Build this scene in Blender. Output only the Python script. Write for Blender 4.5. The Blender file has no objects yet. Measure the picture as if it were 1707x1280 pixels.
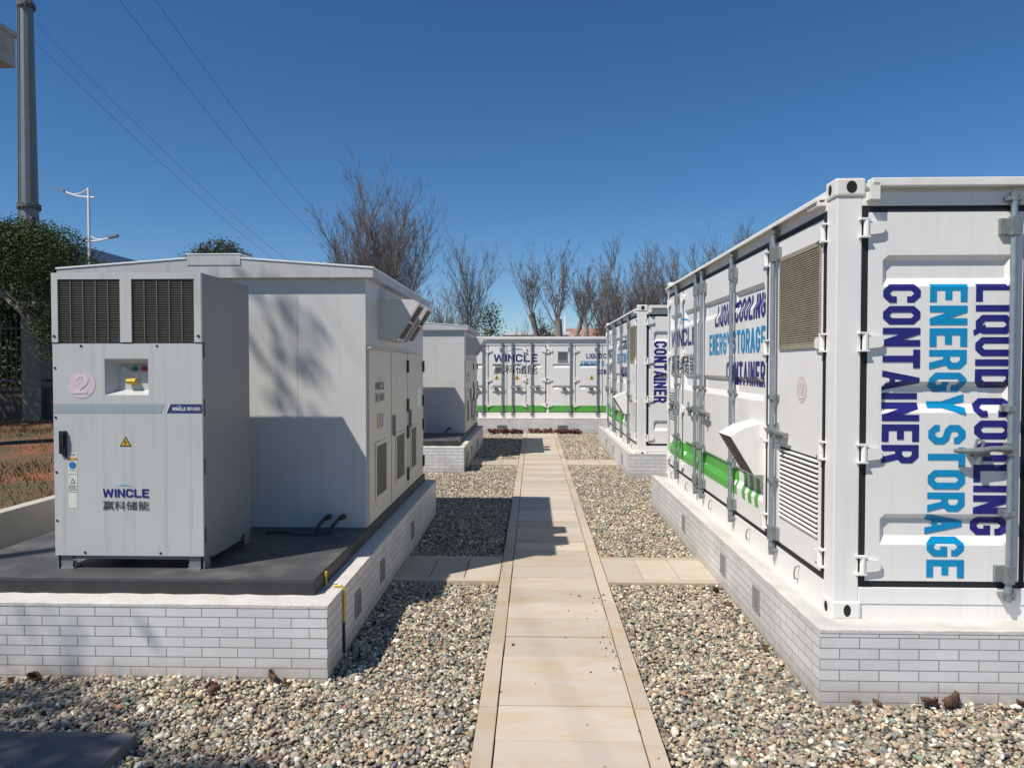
import bpy, bmesh, math, random
import numpy as np
from mathutils import Vector, Matrix

# ------------------------------------------------------------------ camera, world, sun
sc = bpy.context.scene
COL = sc.collection
R = math.radians
CAM_H = 2.08
cam_d = bpy.data.cameras.new('camera'); cam = bpy.data.objects.new('camera', cam_d); COL.objects.link(cam)
cam.location = (0, 0, CAM_H)
cam.rotation_euler = (R(90) - 0.023766, 0, 0.029901)
cam_d.sensor_width = 36; cam_d.lens = 1220 / 1707 * 36
cam_d.clip_start = 0.05; cam_d.clip_end = 2000
sc.camera = cam

TRAVEL = Vector((0.645, 0.53, -1.125)).normalized()
SUN_EL = math.asin(-TRAVEL.z)
SUN_AZ = math.atan2(-TRAVEL.x, -TRAVEL.y)          # clockwise from +Y
w = bpy.data.worlds.new('World'); sc.world = w; w.use_nodes = True
nt = w.node_tree; bg = nt.nodes['Background']
sky = nt.nodes.new('ShaderNodeTexSky'); sky.sky_type = 'NISHITA'; sky.sun_disc = False
sky.sun_elevation = SUN_EL; sky.sun_rotation = SUN_AZ % (2 * math.pi)
sky.air_density = 1.0; sky.dust_density = 0.05; sky.ozone_density = 5.0; sky.altitude = 1300
hs_ = nt.nodes.new('ShaderNodeHueSaturation'); hs_.inputs['Saturation'].default_value = 1.20; hs_.inputs['Hue'].default_value = 0.500
nt.links.new(sky.outputs[0], hs_.inputs['Color']); nt.links.new(hs_.outputs[0], bg.inputs[0]); bg.inputs[1].default_value = 0.082
sun_d = bpy.data.lights.new('sun', 'SUN'); sun = bpy.data.objects.new('sun', sun_d); COL.objects.link(sun)
sun_d.energy = 4.4; sun_d.angle = R(0.53); sun_d.color = (1.0, 0.945, 0.865)
sun.rotation_euler = TRAVEL.to_track_quat('-Z', 'Y').to_euler(); sun.location = (-10, -10, 20)
sc.view_settings.view_transform = 'Standard'; sc.view_settings.look = 'None'
sc.view_settings.exposure = 0.27; sc.view_settings.gamma = 1.0
sc.view_settings.use_curve_mapping = False

# ------------------------------------------------------------------ materials
def nmat(name, col, rough=0.5, metal=0.0, var=0.06, scale=3.0, streak=0.0, bump=0.0, bscale=60, dirt=None, dirt_amt=0.0, dscale=2.0):
    """painted / plain surface with soft tonal variation, optional vertical streaks and dirt patches"""
    m = bpy.data.materials.new(name); m.use_nodes = True
    n = m.node_tree.nodes; l = m.node_tree.links; b = n['Principled BSDF']
    b.inputs['Roughness'].default_value = rough; b.inputs['Metallic'].default_value = metal
    tc = n.new('ShaderNodeTexCoord')
    no = n.new('ShaderNodeTexNoise'); no.inputs['Scale'].default_value = scale; no.inputs['Detail'].default_value = 6
    l.new(tc.outputs['Object'], no.inputs['Vector'])
    mp = n.new('ShaderNodeMapRange'); mp.inputs[1].default_value = 0.3; mp.inputs[2].default_value = 0.7
    mp.inputs[3].default_value = 1 - var; mp.inputs[4].default_value = 1 + var
    l.new(no.outputs[0], mp.inputs[0])
    mul = n.new('ShaderNodeMix'); mul.data_type = 'RGBA'; mul.blend_type = 'MULTIPLY'; mul.inputs[0].default_value = 1
    mul.inputs[6].default_value = (*col, 1); l.new(mp.outputs[0], mul.inputs[7])
    last = mul.outputs[2]
    if streak:
        sm = n.new('ShaderNodeMapping'); sm.inputs['Scale'].default_value = (14, 14, 0.5)
        l.new(tc.outputs['Object'], sm.inputs[0])
        sn = n.new('ShaderNodeTexNoise'); sn.inputs['Scale'].default_value = 1.6; sn.inputs['Detail'].default_value = 4
        l.new(sm.outputs[0], sn.inputs['Vector'])
        sr = n.new('ShaderNodeMapRange'); sr.inputs[1].default_value = 0.52; sr.inputs[2].default_value = 0.75
        sr.inputs[3].default_value = 1; sr.inputs[4].default_value = 1 - streak
        l.new(sn.outputs[0], sr.inputs[0])
        m2 = n.new('ShaderNodeMix'); m2.data_type = 'RGBA'; m2.blend_type = 'MULTIPLY'; m2.inputs[0].default_value = 1
        l.new(last, m2.inputs[6]); l.new(sr.outputs[0], m2.inputs[7]); last = m2.outputs[2]
    if dirt:
        dn = n.new('ShaderNodeTexNoise'); dn.inputs['Scale'].default_value = dscale; dn.inputs['Detail'].default_value = 9; dn.inputs['Roughness'].default_value = 0.65
        l.new(tc.outputs['Object'], dn.inputs['Vector'])
        dr = n.new('ShaderNodeMapRange'); dr.inputs[1].default_value = 0.5; dr.inputs[2].default_value = 0.72
        dr.inputs[3].default_value = 0; dr.inputs[4].default_value = dirt_amt
        l.new(dn.outputs[0], dr.inputs[0])
        m3 = n.new('ShaderNodeMix'); m3.data_type = 'RGBA'; l.new(dr.outputs[0], m3.inputs[0])
        l.new(last, m3.inputs[6]); m3.inputs[7].default_value = (*dirt, 1); last = m3.outputs[2]
    l.new(last, b.inputs['Base Color'])
    if bump:
        bn = n.new('ShaderNodeTexNoise'); bn.inputs['Scale'].default_value = bscale; bn.inputs['Detail'].default_value = 5
        l.new(tc.outputs['Object'], bn.inputs['Vector'])
        bu = n.new('ShaderNodeBump'); bu.inputs['Strength'].default_value = bump; bu.inputs['Distance'].default_value = 0.01
        l.new(bn.outputs[0], bu.inputs['Height']); l.new(bu.outputs[0], b.inputs['Normal'])
    return m

def island_mat(name, stops, rough=0.8, bump=0.0):
    m = bpy.data.materials.new(name); m.use_nodes = True
    n = m.node_tree.nodes; l = m.node_tree.links; b = n['Principled BSDF']; b.inputs['Roughness'].default_value = rough
    g = n.new('ShaderNodeNewGeometry'); cr = n.new('ShaderNodeValToRGB'); cr.color_ramp.interpolation = 'LINEAR'
    e = cr.color_ramp.elements
    while len(e) < len(stops): e.new(0.5)
    for i, (p, c) in enumerate(stops): e[i].position = p; e[i].color = (*c, 1)
    l.new(g.outputs['Random Per Island'], cr.inputs[0])
    tc = n.new('ShaderNodeTexCoord'); no = n.new('ShaderNodeTexNoise'); no.inputs['Scale'].default_value = 90; no.inputs['Detail'].default_value = 3
    l.new(tc.outputs['Object'], no.inputs['Vector'])
    mp = n.new('ShaderNodeMapRange'); mp.inputs[3].default_value = 0.72; mp.inputs[4].default_value = 1.25; l.new(no.outputs[0], mp.inputs[0])
    mul = n.new('ShaderNodeMix'); mul.data_type = 'RGBA'; mul.blend_type = 'MULTIPLY'; mul.inputs[0].default_value = 1
    l.new(cr.outputs[0], mul.inputs[6]); l.new(mp.outputs[0], mul.inputs[7]); l.new(mul.outputs[2], b.inputs['Base Color'])
    return m

def brick_mat(name, c1, c2, mortar):
    m = bpy.data.materials.new(name); m.use_nodes = True
    n = m.node_tree.nodes; l = m.node_tree.links; b = n['Principled BSDF']; b.inputs['Roughness'].default_value = 0.42
    tc = n.new('ShaderNodeTexCoord'); sp = n.new('ShaderNodeSeparateXYZ'); l.new(tc.outputs['Object'], sp.inputs[0])
    ad = n.new('ShaderNodeMath'); l.new(sp.outputs[0], ad.inputs[0]); l.new(sp.outputs[1], ad.inputs[1])
    cb = n.new('ShaderNodeCombineXYZ'); l.new(ad.outputs[0], cb.inputs[0]); l.new(sp.outputs[2], cb.inputs[1])
    br = n.new('ShaderNodeTexBrick'); br.inputs['Scale'].default_value = 1
    br.inputs['Brick Width'].default_value = 0.242; br.inputs['Row Height'].default_value = 0.0675
    br.inputs['Mortar Size'].default_value = 0.0034; br.inputs['Mortar Smooth'].default_value = 0.15; br.inputs['Bias'].default_value = 0.0
    br.inputs['Color1'].default_value = (*c1, 1); br.inputs['Color2'].default_value = (*c2, 1); br.inputs['Mortar'].default_value = (*mortar, 1)
    l.new(cb.outputs[0], br.inputs['Vector'])
    no = n.new('ShaderNodeTexNoise'); no.inputs['Scale'].default_value = 2.3; no.inputs['Detail'].default_value = 8
    l.new(tc.outputs['Object'], no.inputs['Vector'])
    mp = n.new('ShaderNodeMapRange'); mp.inputs[1].default_value = 0.3; mp.inputs[2].default_value = 0.7; mp.inputs[3].default_value = 0.86; mp.inputs[4].default_value = 1.06
    l.new(no.outputs[0], mp.inputs[0])
    mul = n.new('ShaderNodeMix'); mul.data_type = 'RGBA'; mul.blend_type = 'MULTIPLY'; mul.inputs[0].default_value = 1
    l.new(br.outputs['Color'], mul.inputs[6]); l.new(mp.outputs[0], mul.inputs[7])
    # splash dirt close to the gravel
    zr = n.new('ShaderNodeMapRange'); zr.inputs[1].default_value = 0.0; zr.inputs[2].default_value = 0.15; zr.inputs[3].default_value = 0.85; zr.inputs[4].default_value = 0.0
    l.new(sp.outputs[2], zr.inputs[0])
    n2 = n.new('ShaderNodeTexNoise'); n2.inputs['Scale'].default_value = 9; n2.inputs['Detail'].default_value = 6; l.new(tc.outputs['Object'], n2.inputs['Vector'])
    mm = n.new('ShaderNodeMath'); mm.operation = 'MULTIPLY'; l.new(zr.outputs[0], mm.inputs[0]); l.new(n2.outputs[0], mm.inputs[1])
    mx = n.new('ShaderNodeMix'); mx.data_type = 'RGBA'; l.new(mm.outputs[0], mx.inputs[0]); l.new(mul.outputs[2], mx.inputs[6]); mx.inputs[7].default_value = (0.30, 0.22, 0.14, 1)
    l.new(mx.outputs[2], b.inputs['Base Color'])
    inv = n.new('ShaderNodeMath'); inv.operation = 'SUBTRACT'; inv.inputs[0].default_value = 1; l.new(br.outputs['Fac'], inv.inputs[1])
    bu = n.new('ShaderNodeBump'); bu.inputs['Strength'].default_value = 0.6; bu.inputs['Distance'].default_value = 0.004
    l.new(inv.outputs[0], bu.inputs['Height']); l.new(bu.outputs[0], b.inputs['Normal'])
    return m

M = {}
M['white'] = nmat('container_white_paint', (0.785, 0.765, 0.73), 0.38, var=0.03, scale=1.7, streak=0.06, bump=0.22, bscale=2.2, dirt=(0.55, 0.5, 0.42), dirt_amt=0.10)
M['cream'] = nmat('container_rail_paint', (0.76, 0.74, 0.69), 0.5, var=0.04, scale=5, dirt=(0.40, 0.28, 0.16), dirt_amt=0.16, dscale=7)
M['gasket'] = nmat('rubber_gasket', (0.012, 0.013, 0.017), 0.6)
M['zinc'] = nmat('galvanised_steel', (0.30, 0.345, 0.375), 0.42, metal=0.55, var=0.12, scale=25)
M['darkzinc'] = nmat('weathered_steel', (0.26, 0.28, 0.28), 0.5, metal=0.5, var=0.18, scale=30)
M['navy'] = nmat('navy_vinyl', (0.018, 0.016, 0.17), 0.4, var=0.05)
M['cyan'] = nmat('cyan_vinyl', (0.0, 0.25, 0.50), 0.4, var=0.05)
M['sky'] = nmat('light_cyan_vinyl', (0.13, 0.45, 0.68), 0.4, var=0.05)
M['grey_txt'] = nmat('grey_vinyl', (0.055, 0.065, 0.075), 0.45, var=0.1)
M['green'] = nmat('green_vinyl', (0.085, 0.38, 0.05), 0.42, var=0.06)
M['louvre'] = nmat('dusty_louvre_metal', (0.30, 0.26, 0.19), 0.6, var=0.12, scale=8)
M['void'] = nmat('dark_void', (0.012, 0.012, 0.012), 0.9)
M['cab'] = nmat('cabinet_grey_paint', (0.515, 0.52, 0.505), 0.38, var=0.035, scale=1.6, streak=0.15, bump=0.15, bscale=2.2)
M['cab_side'] = nmat('cabinet_side_shade_grey', (0.25, 0.255, 0.26), 0.45, var=0.03, scale=1.6, streak=0.05)  # cabinet grey set darker than the front to deepen the flank's shade
M['sub'] = nmat('kiosk_grey_paint', (0.575, 0.57, 0.545), 0.42, var=0.035, scale=1.3, streak=0.05, bump=0.2, bscale=1.8, dirt=(0.36, 0.33, 0.27), dirt_amt=0.14)
M['sub_door'] = nmat('kiosk_door_paint', (0.60, 0.565, 0.49), 0.45, var=0.05, scale=2, streak=0.08, dirt=(0.33, 0.28, 0.2), dirt_amt=0.15)
M['roofgrey'] = nmat('kiosk_roof_paint', (0.47, 0.465, 0.47), 0.5, var=0.06, scale=2.5, streak=0.16, dirt=(0.30, 0.28, 0.26), dirt_amt=0.3, dscale=3)
M['gr_dark'] = nmat('dark_grille', (0.11, 0.11, 0.105), 0.5, var=0.15)
M['filter'] = nmat('dusty_condenser_fins', (0.052, 0.040, 0.032), 0.7, var=0.35, scale=4)
M['fins'] = nmat('condenser_wire_guard', (0.16, 0.145, 0.12), 0.45, metal=0.3, var=0.1)
M['slab'] = nmat('dark_slab_paint', (0.068, 0.069, 0.071), 0.52, var=0.18, scale=2.2, bump=0.15, bscale=40, dirt=(0.21, 0.195, 0.175), dirt_amt=0.75, dscale=2.3)
M['slab_edge'] = nmat('slab_edge_paint', (0.028, 0.029, 0.031), 0.6, var=0.3, scale=5, bump=0.2, bscale=30)
M['mortar'] = nmat('white_render', (0.59, 0.565, 0.525), 0.85, var=0.07, scale=6, bump=0.5, bscale=45, dirt=(0.50, 0.43, 0.34), dirt_amt=0.5, dscale=5)
M['brick'] = brick_mat('pale_tile_brick', (0.63, 0.625, 0.62), (0.71, 0.70, 0.69), (0.27, 0.26, 0.25))
M['vent'] = nmat('plinth_vent_metal', (0.33, 0.33, 0.32), 0.5, metal=0.2, var=0.1)
M['concrete'] = nmat('grey_concrete', (0.30, 0.295, 0.285), 0.85, var=0.16, scale=5, bump=0.4, bscale=60)
M['beigewall'] = nmat('retaining_wall_render', (0.44, 0.41, 0.35), 0.85, var=0.12, scale=3, bump=0.3, bscale=50)
M['yellow'] = nmat('yellow_plastic', (0.62, 0.42, 0.02), 0.5, var=0.1, scale=10)
M['black'] = nmat('black_plastic', (0.012, 0.013, 0.014), 0.4)
M['red'] = nmat('red_button', (0.45, 0.02, 0.02), 0.35)
M['grn_btn'] = nmat('green_button', (0.0, 0.20, 0.10), 0.35)
M['wht_btn'] = nmat('white_button', (0.6, 0.62, 0.6), 0.35)
M['pink'] = nmat('faded_pink_sticker', (0.62, 0.50, 0.51), 0.5, var=0.12, scale=12)
M['pinkfaint'] = nmat('very_faded_pink_sticker', (0.66, 0.55, 0.54), 0.5, var=0.05, scale=12)
M['cab_faded'] = nmat('faded_white_print', (0.64, 0.60, 0.61), 0.5, var=0.12, scale=14)
M['palesign'] = nmat('pale_sticker', (0.68, 0.70, 0.60), 0.5, var=0.1, scale=20)
M['stripe'] = nmat('grey_band_vinyl', (0.32, 0.365, 0.385), 0.4, var=0.03)
M['band_navy'] = nmat('navy_band_vinyl', (0.030, 0.042, 0.16), 0.4, var=0.05)
M['orange'] = nmat('orange_print', (0.60, 0.25, 0.04), 0.5)
M['blue'] = nmat('blue_print', (0.02, 0.17, 0.42), 0.5)
M['polegrey'] = nmat('pole_steel', (0.20, 0.215, 0.215), 0.5, metal=0.25, var=0.1, scale=1.5)
M['lampwhite'] = nmat('lamp_white', (0.78, 0.79, 0.80), 0.4, var=0.03)
M['wire'] = nmat('wire_black', (0.02, 0.02, 0.025), 0.6)
M['blueroof'] = nmat('dark_blue_roof', (0.02, 0.035, 0.06), 0.5, var=0.1)
M['bldwhite'] = nmat('pale_building_wall', (0.66, 0.66, 0.63), 0.7, var=0.06, scale=0.5)
M['redroof'] = nmat('reddish_roof', (0.36, 0.21, 0.16), 0.8, var=0.15, scale=1)
M['bark'] = nmat('plane_bark', (0.22, 0.195, 0.17), 0.85, var=0.3, scale=4, dirt=(0.42, 0.40, 0.34), dirt_amt=0.7, dscale=3)
M['twig'] = nmat('twig_bark', (0.125, 0.108, 0.103), 0.85, var=0.3, scale=3)
M['leafdark'] = island_mat('evergreen_leaf', [(0.0, (0.022, 0.042, 0.012)), (0.5, (0.042, 0.072, 0.018)), (0.85, (0.075, 0.105, 0.026)), (1.0, (0.13, 0.13, 0.04))], 0.85)
M['leafmid'] = island_mat('small_evergreen_leaf', [(0.0, (0.03, 0.045, 0.018)), (0.6, (0.06, 0.078, 0.028)), (1.0, (0.12, 0.10, 0.045))], 0.85)
M['dry'] = island_mat('dry_leaf', [(0.0, (0.13, 0.062, 0.032)), (0.5, (0.075, 0.036, 0.022)), (1.0, (0.19, 0.10, 0.05))], 0.7)
M['redleaf'] = island_mat('dark_red_dry_leaf', [(0.0, (0.10, 0.03, 0.025)), (0.6, (0.17, 0.06, 0.04)), (1.0, (0.25, 0.13, 0.08))], 0.7)
M['iron'] = nmat('black_iron', (0.015, 0.016, 0.017), 0.45)
M['pillar'] = brick_mat('fence_pillar_brick', (0.15, 0.148, 0.14), (0.19, 0.185, 0.18), (0.07, 0.07, 0.065))
M['lowwall'] = nmat('fence_low_wall_render', (0.085, 0.068, 0.056), 0.85, var=0.2, scale=2)
M['pebble'] = island_mat('river_pebble', [(0.0, (0.054, 0.052, 0.044)), (0.08, (0.180, 0.155, 0.120)), (0.16, (0.480, 0.385, 0.265)), (0.24, (0.240, 0.218, 0.172)), (0.32, (0.624, 0.546, 0.406)), (0.40, (0.360, 0.270, 0.192)), (0.48, (0.204, 0.230, 0.166)), (0.55, (0.504, 0.368, 0.218)), (0.61, (0.800, 0.780, 0.655)), (0.68, (0.102, 0.109, 0.109)), (0.75, (0.432, 0.287, 0.146)), (0.81, (0.696, 0.598, 0.447)), (0.86, (0.288, 0.282, 0.260)), (0.91, (0.384, 0.184, 0.109)), (0.96, (0.240, 0.322, 0.239)), (1.0, (0.180, 0.149, 0.208))], 0.72)
M['chip'] = island_mat('soil_crumb', [(0.0, (0.05, 0.035, 0.025)), (1.0, (0.16, 0.10, 0.06))], 0.9)
M['grass'] = island_mat('dry_grass_blade', [(0.0, (0.07, 0.058, 0.022)), (0.5, (0.10, 0.082, 0.03)), (0.8, (0.055, 0.072, 0.022)), (1.0, (0.16, 0.12, 0.055))], 0.8)

def soil_mat():
    m = bpy.data.materials.new('red_soil'); m.use_nodes = True
    n = m.node_tree.nodes; l = m.node_tree.links; b = n['Principled BSDF']; b.inputs['Roughness'].default_value = 0.95
    tc = n.new('ShaderNodeTexCoord'); no = n.new('ShaderNodeTexNoise'); no.inputs['Scale'].default_value = 0.9; no.inputs['Detail'].default_value = 10; no.inputs['Roughness'].default_value = 0.7
    l.new(tc.outputs['Object'], no.inputs['Vector'])
    cr = n.new('ShaderNodeValToRGB'); e = cr.color_ramp.elements; e.new(0.5)
    e[0].position = 0.36; e[0].color = (0.075, 0.070, 0.026, 1); e[1].position = 0.52; e[1].color = (0.13, 0.075, 0.036, 1); e[2].position = 0.62; e[2].color = (0.24, 0.082, 0.036, 1)
    l.new(no.outputs[0], cr.inputs[0]); l.new(cr.outputs[0], b.inputs['Base Color'])
    n2 = n.new('ShaderNodeTexNoise'); n2.inputs['Scale'].default_value = 14; n2.inputs['Detail'].default_value = 8; l.new(tc.outputs['Object'], n2.inputs['Vector'])
    bu = n.new('ShaderNodeBump'); bu.inputs['Strength'].default_value = 0.9; bu.inputs['Distance'].default_value = 0.06; l.new(n2.outputs[0], bu.inputs['Height']); l.new(bu.outputs[0], b.inputs['Normal'])
    return m
M['soil'] = soil_mat()

def slab_mat(name, base, stain):
    """sandstone-coloured paving: every slab a slightly different tone, ochre stains"""
    m = bpy.data.materials.new(name); m.use_nodes = True
    n = m.node_tree.nodes; l = m.node_tree.links; b = n['Principled BSDF']; b.inputs['Roughness'].default_value = 0.8
    tc = n.new('ShaderNodeTexCoord'); g = n.new('ShaderNodeNewGeometry')
    mp = n.new('ShaderNodeMapRange'); mp.inputs[3].default_value = 0.84; mp.inputs[4].default_value = 1.09; l.new(g.outputs['Random Per Island'], mp.inputs[0])
    st = n.new('ShaderNodeMapping'); st.inputs['Scale'].default_value = (1.0, 2.6, 1.0); l.new(tc.outputs['Object'], st.inputs[0])
    no = n.new('ShaderNodeTexNoise'); no.inputs['Scale'].default_value = 1.9; no.inputs['Detail'].default_value = 9; no.inputs['Roughness'].default_value = 0.62; no.inputs['Distortion'].default_value = 0.6
    l.new(st.outputs[0], no.inputs['Vector'])
    sr = n.new('ShaderNodeMapRange'); sr.inputs[1].default_value = 0.47; sr.inputs[2].default_value = 0.74; sr.inputs[3].default_value = 0; sr.inputs[4].default_value = 0.85; l.new(no.outputs[0], sr.inputs[0])
    mx = n.new('ShaderNodeMix'); mx.data_type = 'RGBA'; l.new(sr.outputs[0], mx.inputs[0]); mx.inputs[6].default_value = (*base, 1); mx.inputs[7].default_value = (*stain, 1)
    mul = n.new('ShaderNodeMix'); mul.data_type = 'RGBA'; mul.blend_type = 'MULTIPLY'; mul.inputs[0].default_value = 1; l.new(mx.outputs[2], mul.inputs[6]); l.new(mp.outputs[0], mul.inputs[7])
    n3 = n.new('ShaderNodeTexNoise'); n3.inputs['Scale'].default_value = 120; n3.inputs['Detail'].default_value = 3; l.new(tc.outputs['Object'], n3.inputs['Vector'])
    m3 = n.new('ShaderNodeMapRange'); m3.inputs[3].default_value = 0.9; m3.inputs[4].default_value = 1.1; l.new(n3.outputs[0], m3.inputs[0])
    mu2 = n.new('ShaderNodeMix'); mu2.data_type = 'RGBA'; mu2.blend_type = 'MULTIPLY'; mu2.inputs[0].default_value = 1; l.new(mul.outputs[2], mu2.inputs[6]); l.new(m3.outputs[0], mu2.inputs[7])
    l.new(mu2.outputs[2], b.inputs['Base Color'])
    bu = n.new('ShaderNodeBump'); bu.inputs['Strength'].default_value = 0.25; bu.inputs['Distance'].default_value = 0.004; l.new(n3.outputs[0], bu.inputs['Height']); l.new(bu.outputs[0], b.inputs['Normal'])
    return m
M['paving'] = slab_mat('sandstone_paving', (0.51, 0.445, 0.36), (0.47, 0.345, 0.205))
M['kerb'] = slab_mat('sandstone_kerb', (0.50, 0.42, 0.325), (0.47, 0.33, 0.19))
M['gravelbase'] = nmat('gravel_bed', (0.15, 0.135, 0.115), 0.95, var=0.4, scale=25, bump=0.8, bscale=30)
M['ground'] = nmat('far_ground', (0.15, 0.13, 0.085), 0.95, var=0.3, scale=0.2)

# ------------------------------------------------------------------ mesh helpers
ORG = Vector((0, 0, 0))          # origin of the thing being built (world coordinates minus ORG = local)

class MB:
    def __init__(s): s.v = []; s.f = []
    def poly(s, pts):
        b = len(s.v); s.v += [tuple(p) for p in pts]; s.f.append(tuple(range(b, b + len(pts)))); return s
    def box(s, x0, x1, y0, y1, z0, z1):
        b = len(s.v)
        s.v += [(x, y, z) for z in (z0, z1) for (x, y) in ((x0, y0), (x1, y0), (x1, y1), (x0, y1))]
        s.f += [tuple(b + i for i in q) for q in ((3, 2, 1, 0), (4, 5, 6, 7), (0, 1, 5, 4), (1, 2, 6, 5), (2, 3, 7, 6), (3, 0, 4, 7))]
        return s
    def prism(s, pts, vec):
        """closed outline pts swept by vec"""
        b = len(s.v); n = len(pts); vec = Vector(vec)
        s.v += [tuple(p) for p in pts] + [tuple(Vector(p) + vec) for p in pts]
        s.f.append(tuple(b + i for i in range(n))[::-1]); s.f.append(tuple(b + n + i for i in range(n)))
        for i in range(n):
            j = (i + 1) % n; s.f.append((b + i, b + j, b + n + j, b + n + i))
        return s
    def tube(s, pts, r, n=8, cap=True):
        pts = [Vector(p) for p in pts]; rs = r if isinstance(r, (list, tuple)) else [r] * len(pts)
        b = len(s.v); a = None
        for i, p in enumerate(pts):
            d = (pts[min(i + 1, len(pts) - 1)] - pts[max(i - 1, 0)])
            d = d.normalized() if d.length > 1e-9 else Vector((0, 0, 1))
            if a is None: a = d.orthogonal().normalized()
            else:
                a = a - d * a.dot(d); a = a.normalized() if a.length > 1e-6 else d.orthogonal().normalized()
            c = d.cross(a)
            for k in range(n):
                t = 2 * math.pi * k / n
                s.v.append(tuple(p + (a * math.cos(t) + c * math.sin(t)) * rs[i]))
        for i in range(len(pts) - 1):
            for k in range(n):
                k2 = (k + 1) % n
                s.f.append((b + i * n + k, b + i * n + k2, b + (i + 1) * n + k2, b + (i + 1) * n + k))
        if cap:
            s.f.append(tuple(b + k for k in range(n))[::-1]); s.f.append(tuple(b + (len(pts) - 1) * n + k for k in range(n)))
        return s
    def xform(s, fn):
        s.v = [tuple(fn(*p)) for p in s.v]; return s
    def mesh(s, name, mat, smooth=False, bevel=0.0):
        me = bpy.data.meshes.new(name)
        me.from_pydata([(x - ORG.x, y - ORG.y, z - ORG.z) for x, y, z in s.v], [], s.f)
        if bevel:
            bm = bmesh.new(); bm.from_mesh(me)
            bmesh.ops.remove_doubles(bm, verts=bm.verts, dist=1e-5)
            bmesh.ops.recalc_face_normals(bm, faces=bm.faces)
            ed = [e for e in bm.edges if len(e.link_faces) == 2 and e.calc_face_angle(0) > 0.6]
            bmesh.ops.bevel(bm, geom=ed, offset=bevel, segments=2, affect='EDGES', profile=0.6, clamp_overlap=True)
            bm.to_mesh(me); bm.free()
        else:
            bm = bmesh.new(); bm.from_mesh(me); bmesh.ops.recalc_face_normals(bm, faces=bm.faces); bm.to_mesh(me); bm.free()
        me.materials.append(mat)
        if smooth:
            me.polygons.foreach_set('use_smooth', [True] * len(me.polygons))
            try: me.set_sharp_from_angle(angle=R(35))
            except Exception: pass
        me.update(); return me

def link(name, me, parent=None):
    o = bpy.data.objects.new(name, me); COL.objects.link(o)
    if parent is not None: o.parent = parent
    else: o.location = ORG
    return o
def part(name, mb, mat, parent, label=None, smooth=False, bevel=0.0):
    o = link(name, mb.mesh(name, mat, smooth, bevel), parent)
    if label: o['label'] = label
    return o
def tag(o, label=None, cat=None, group=None, kind=None):
    if label: o['label'] = label
    if cat: o['category'] = cat
    if group: o['group'] = group
    if kind: o['kind'] = kind
    return o
def thing(name, loc, label, cat, group=None):
    global ORG
    ORG = Vector(loc)
    o = bpy.data.objects.new(name, None); COL.objects.link(o); o.location = ORG; o.empty_display_size = 0.2
    return tag(o, label, cat, group)
def world():
    global ORG
    ORG = Vector((0, 0, 0))
def single(name, mb, mat, loc, label, cat, group=None, smooth=False, bevel=0.0, kind=None):
    global ORG
    ORG = Vector(loc); o = link(name, mb.mesh(name, mat, smooth, bevel)); world()
    return tag(o, label, cat, group, kind)
def copy_tree(o, parent=None):
    c = o.copy(); COL.objects.link(c)
    if parent is not None: c.parent = parent
    for ch in list(o.children): copy_tree(ch, c)
    return c

# ------------------------------------------------------------------ block lettering
def stroke(pts, t, closed=False):
    P = [Vector((p[0], p[1])) for p in pts]; n = len(P); out = []; L = []; Rr = []
    for i in range(n):
        if closed: a, b, c = P[i - 1], P[i], P[(i + 1) % n]
        else: a, b, c = P[max(i - 1, 0)], P[i], P[min(i + 1, n - 1)]
        d1 = (b - a); d2 = (c - b)
        if d1.length < 1e-9: d1 = d2
        if d2.length < 1e-9: d2 = d1
        d1.normalize(); d2.normalize()
        n1 = Vector((-d1.y, d1.x)); n2 = Vector((-d2.y, d2.x)); m = (n1 + n2)
        m = m / max(m.dot(n1), 0.35) if m.length > 1e-6 else n1
        L.append(b + m * t / 2); Rr.append(b - m * t / 2)
    rng = range(n) if closed else range(n - 1)
    for i in rng:
        j = (i + 1) % n; out.append([L[i], L[j], Rr[j], Rr[i]])
    return out
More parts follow.
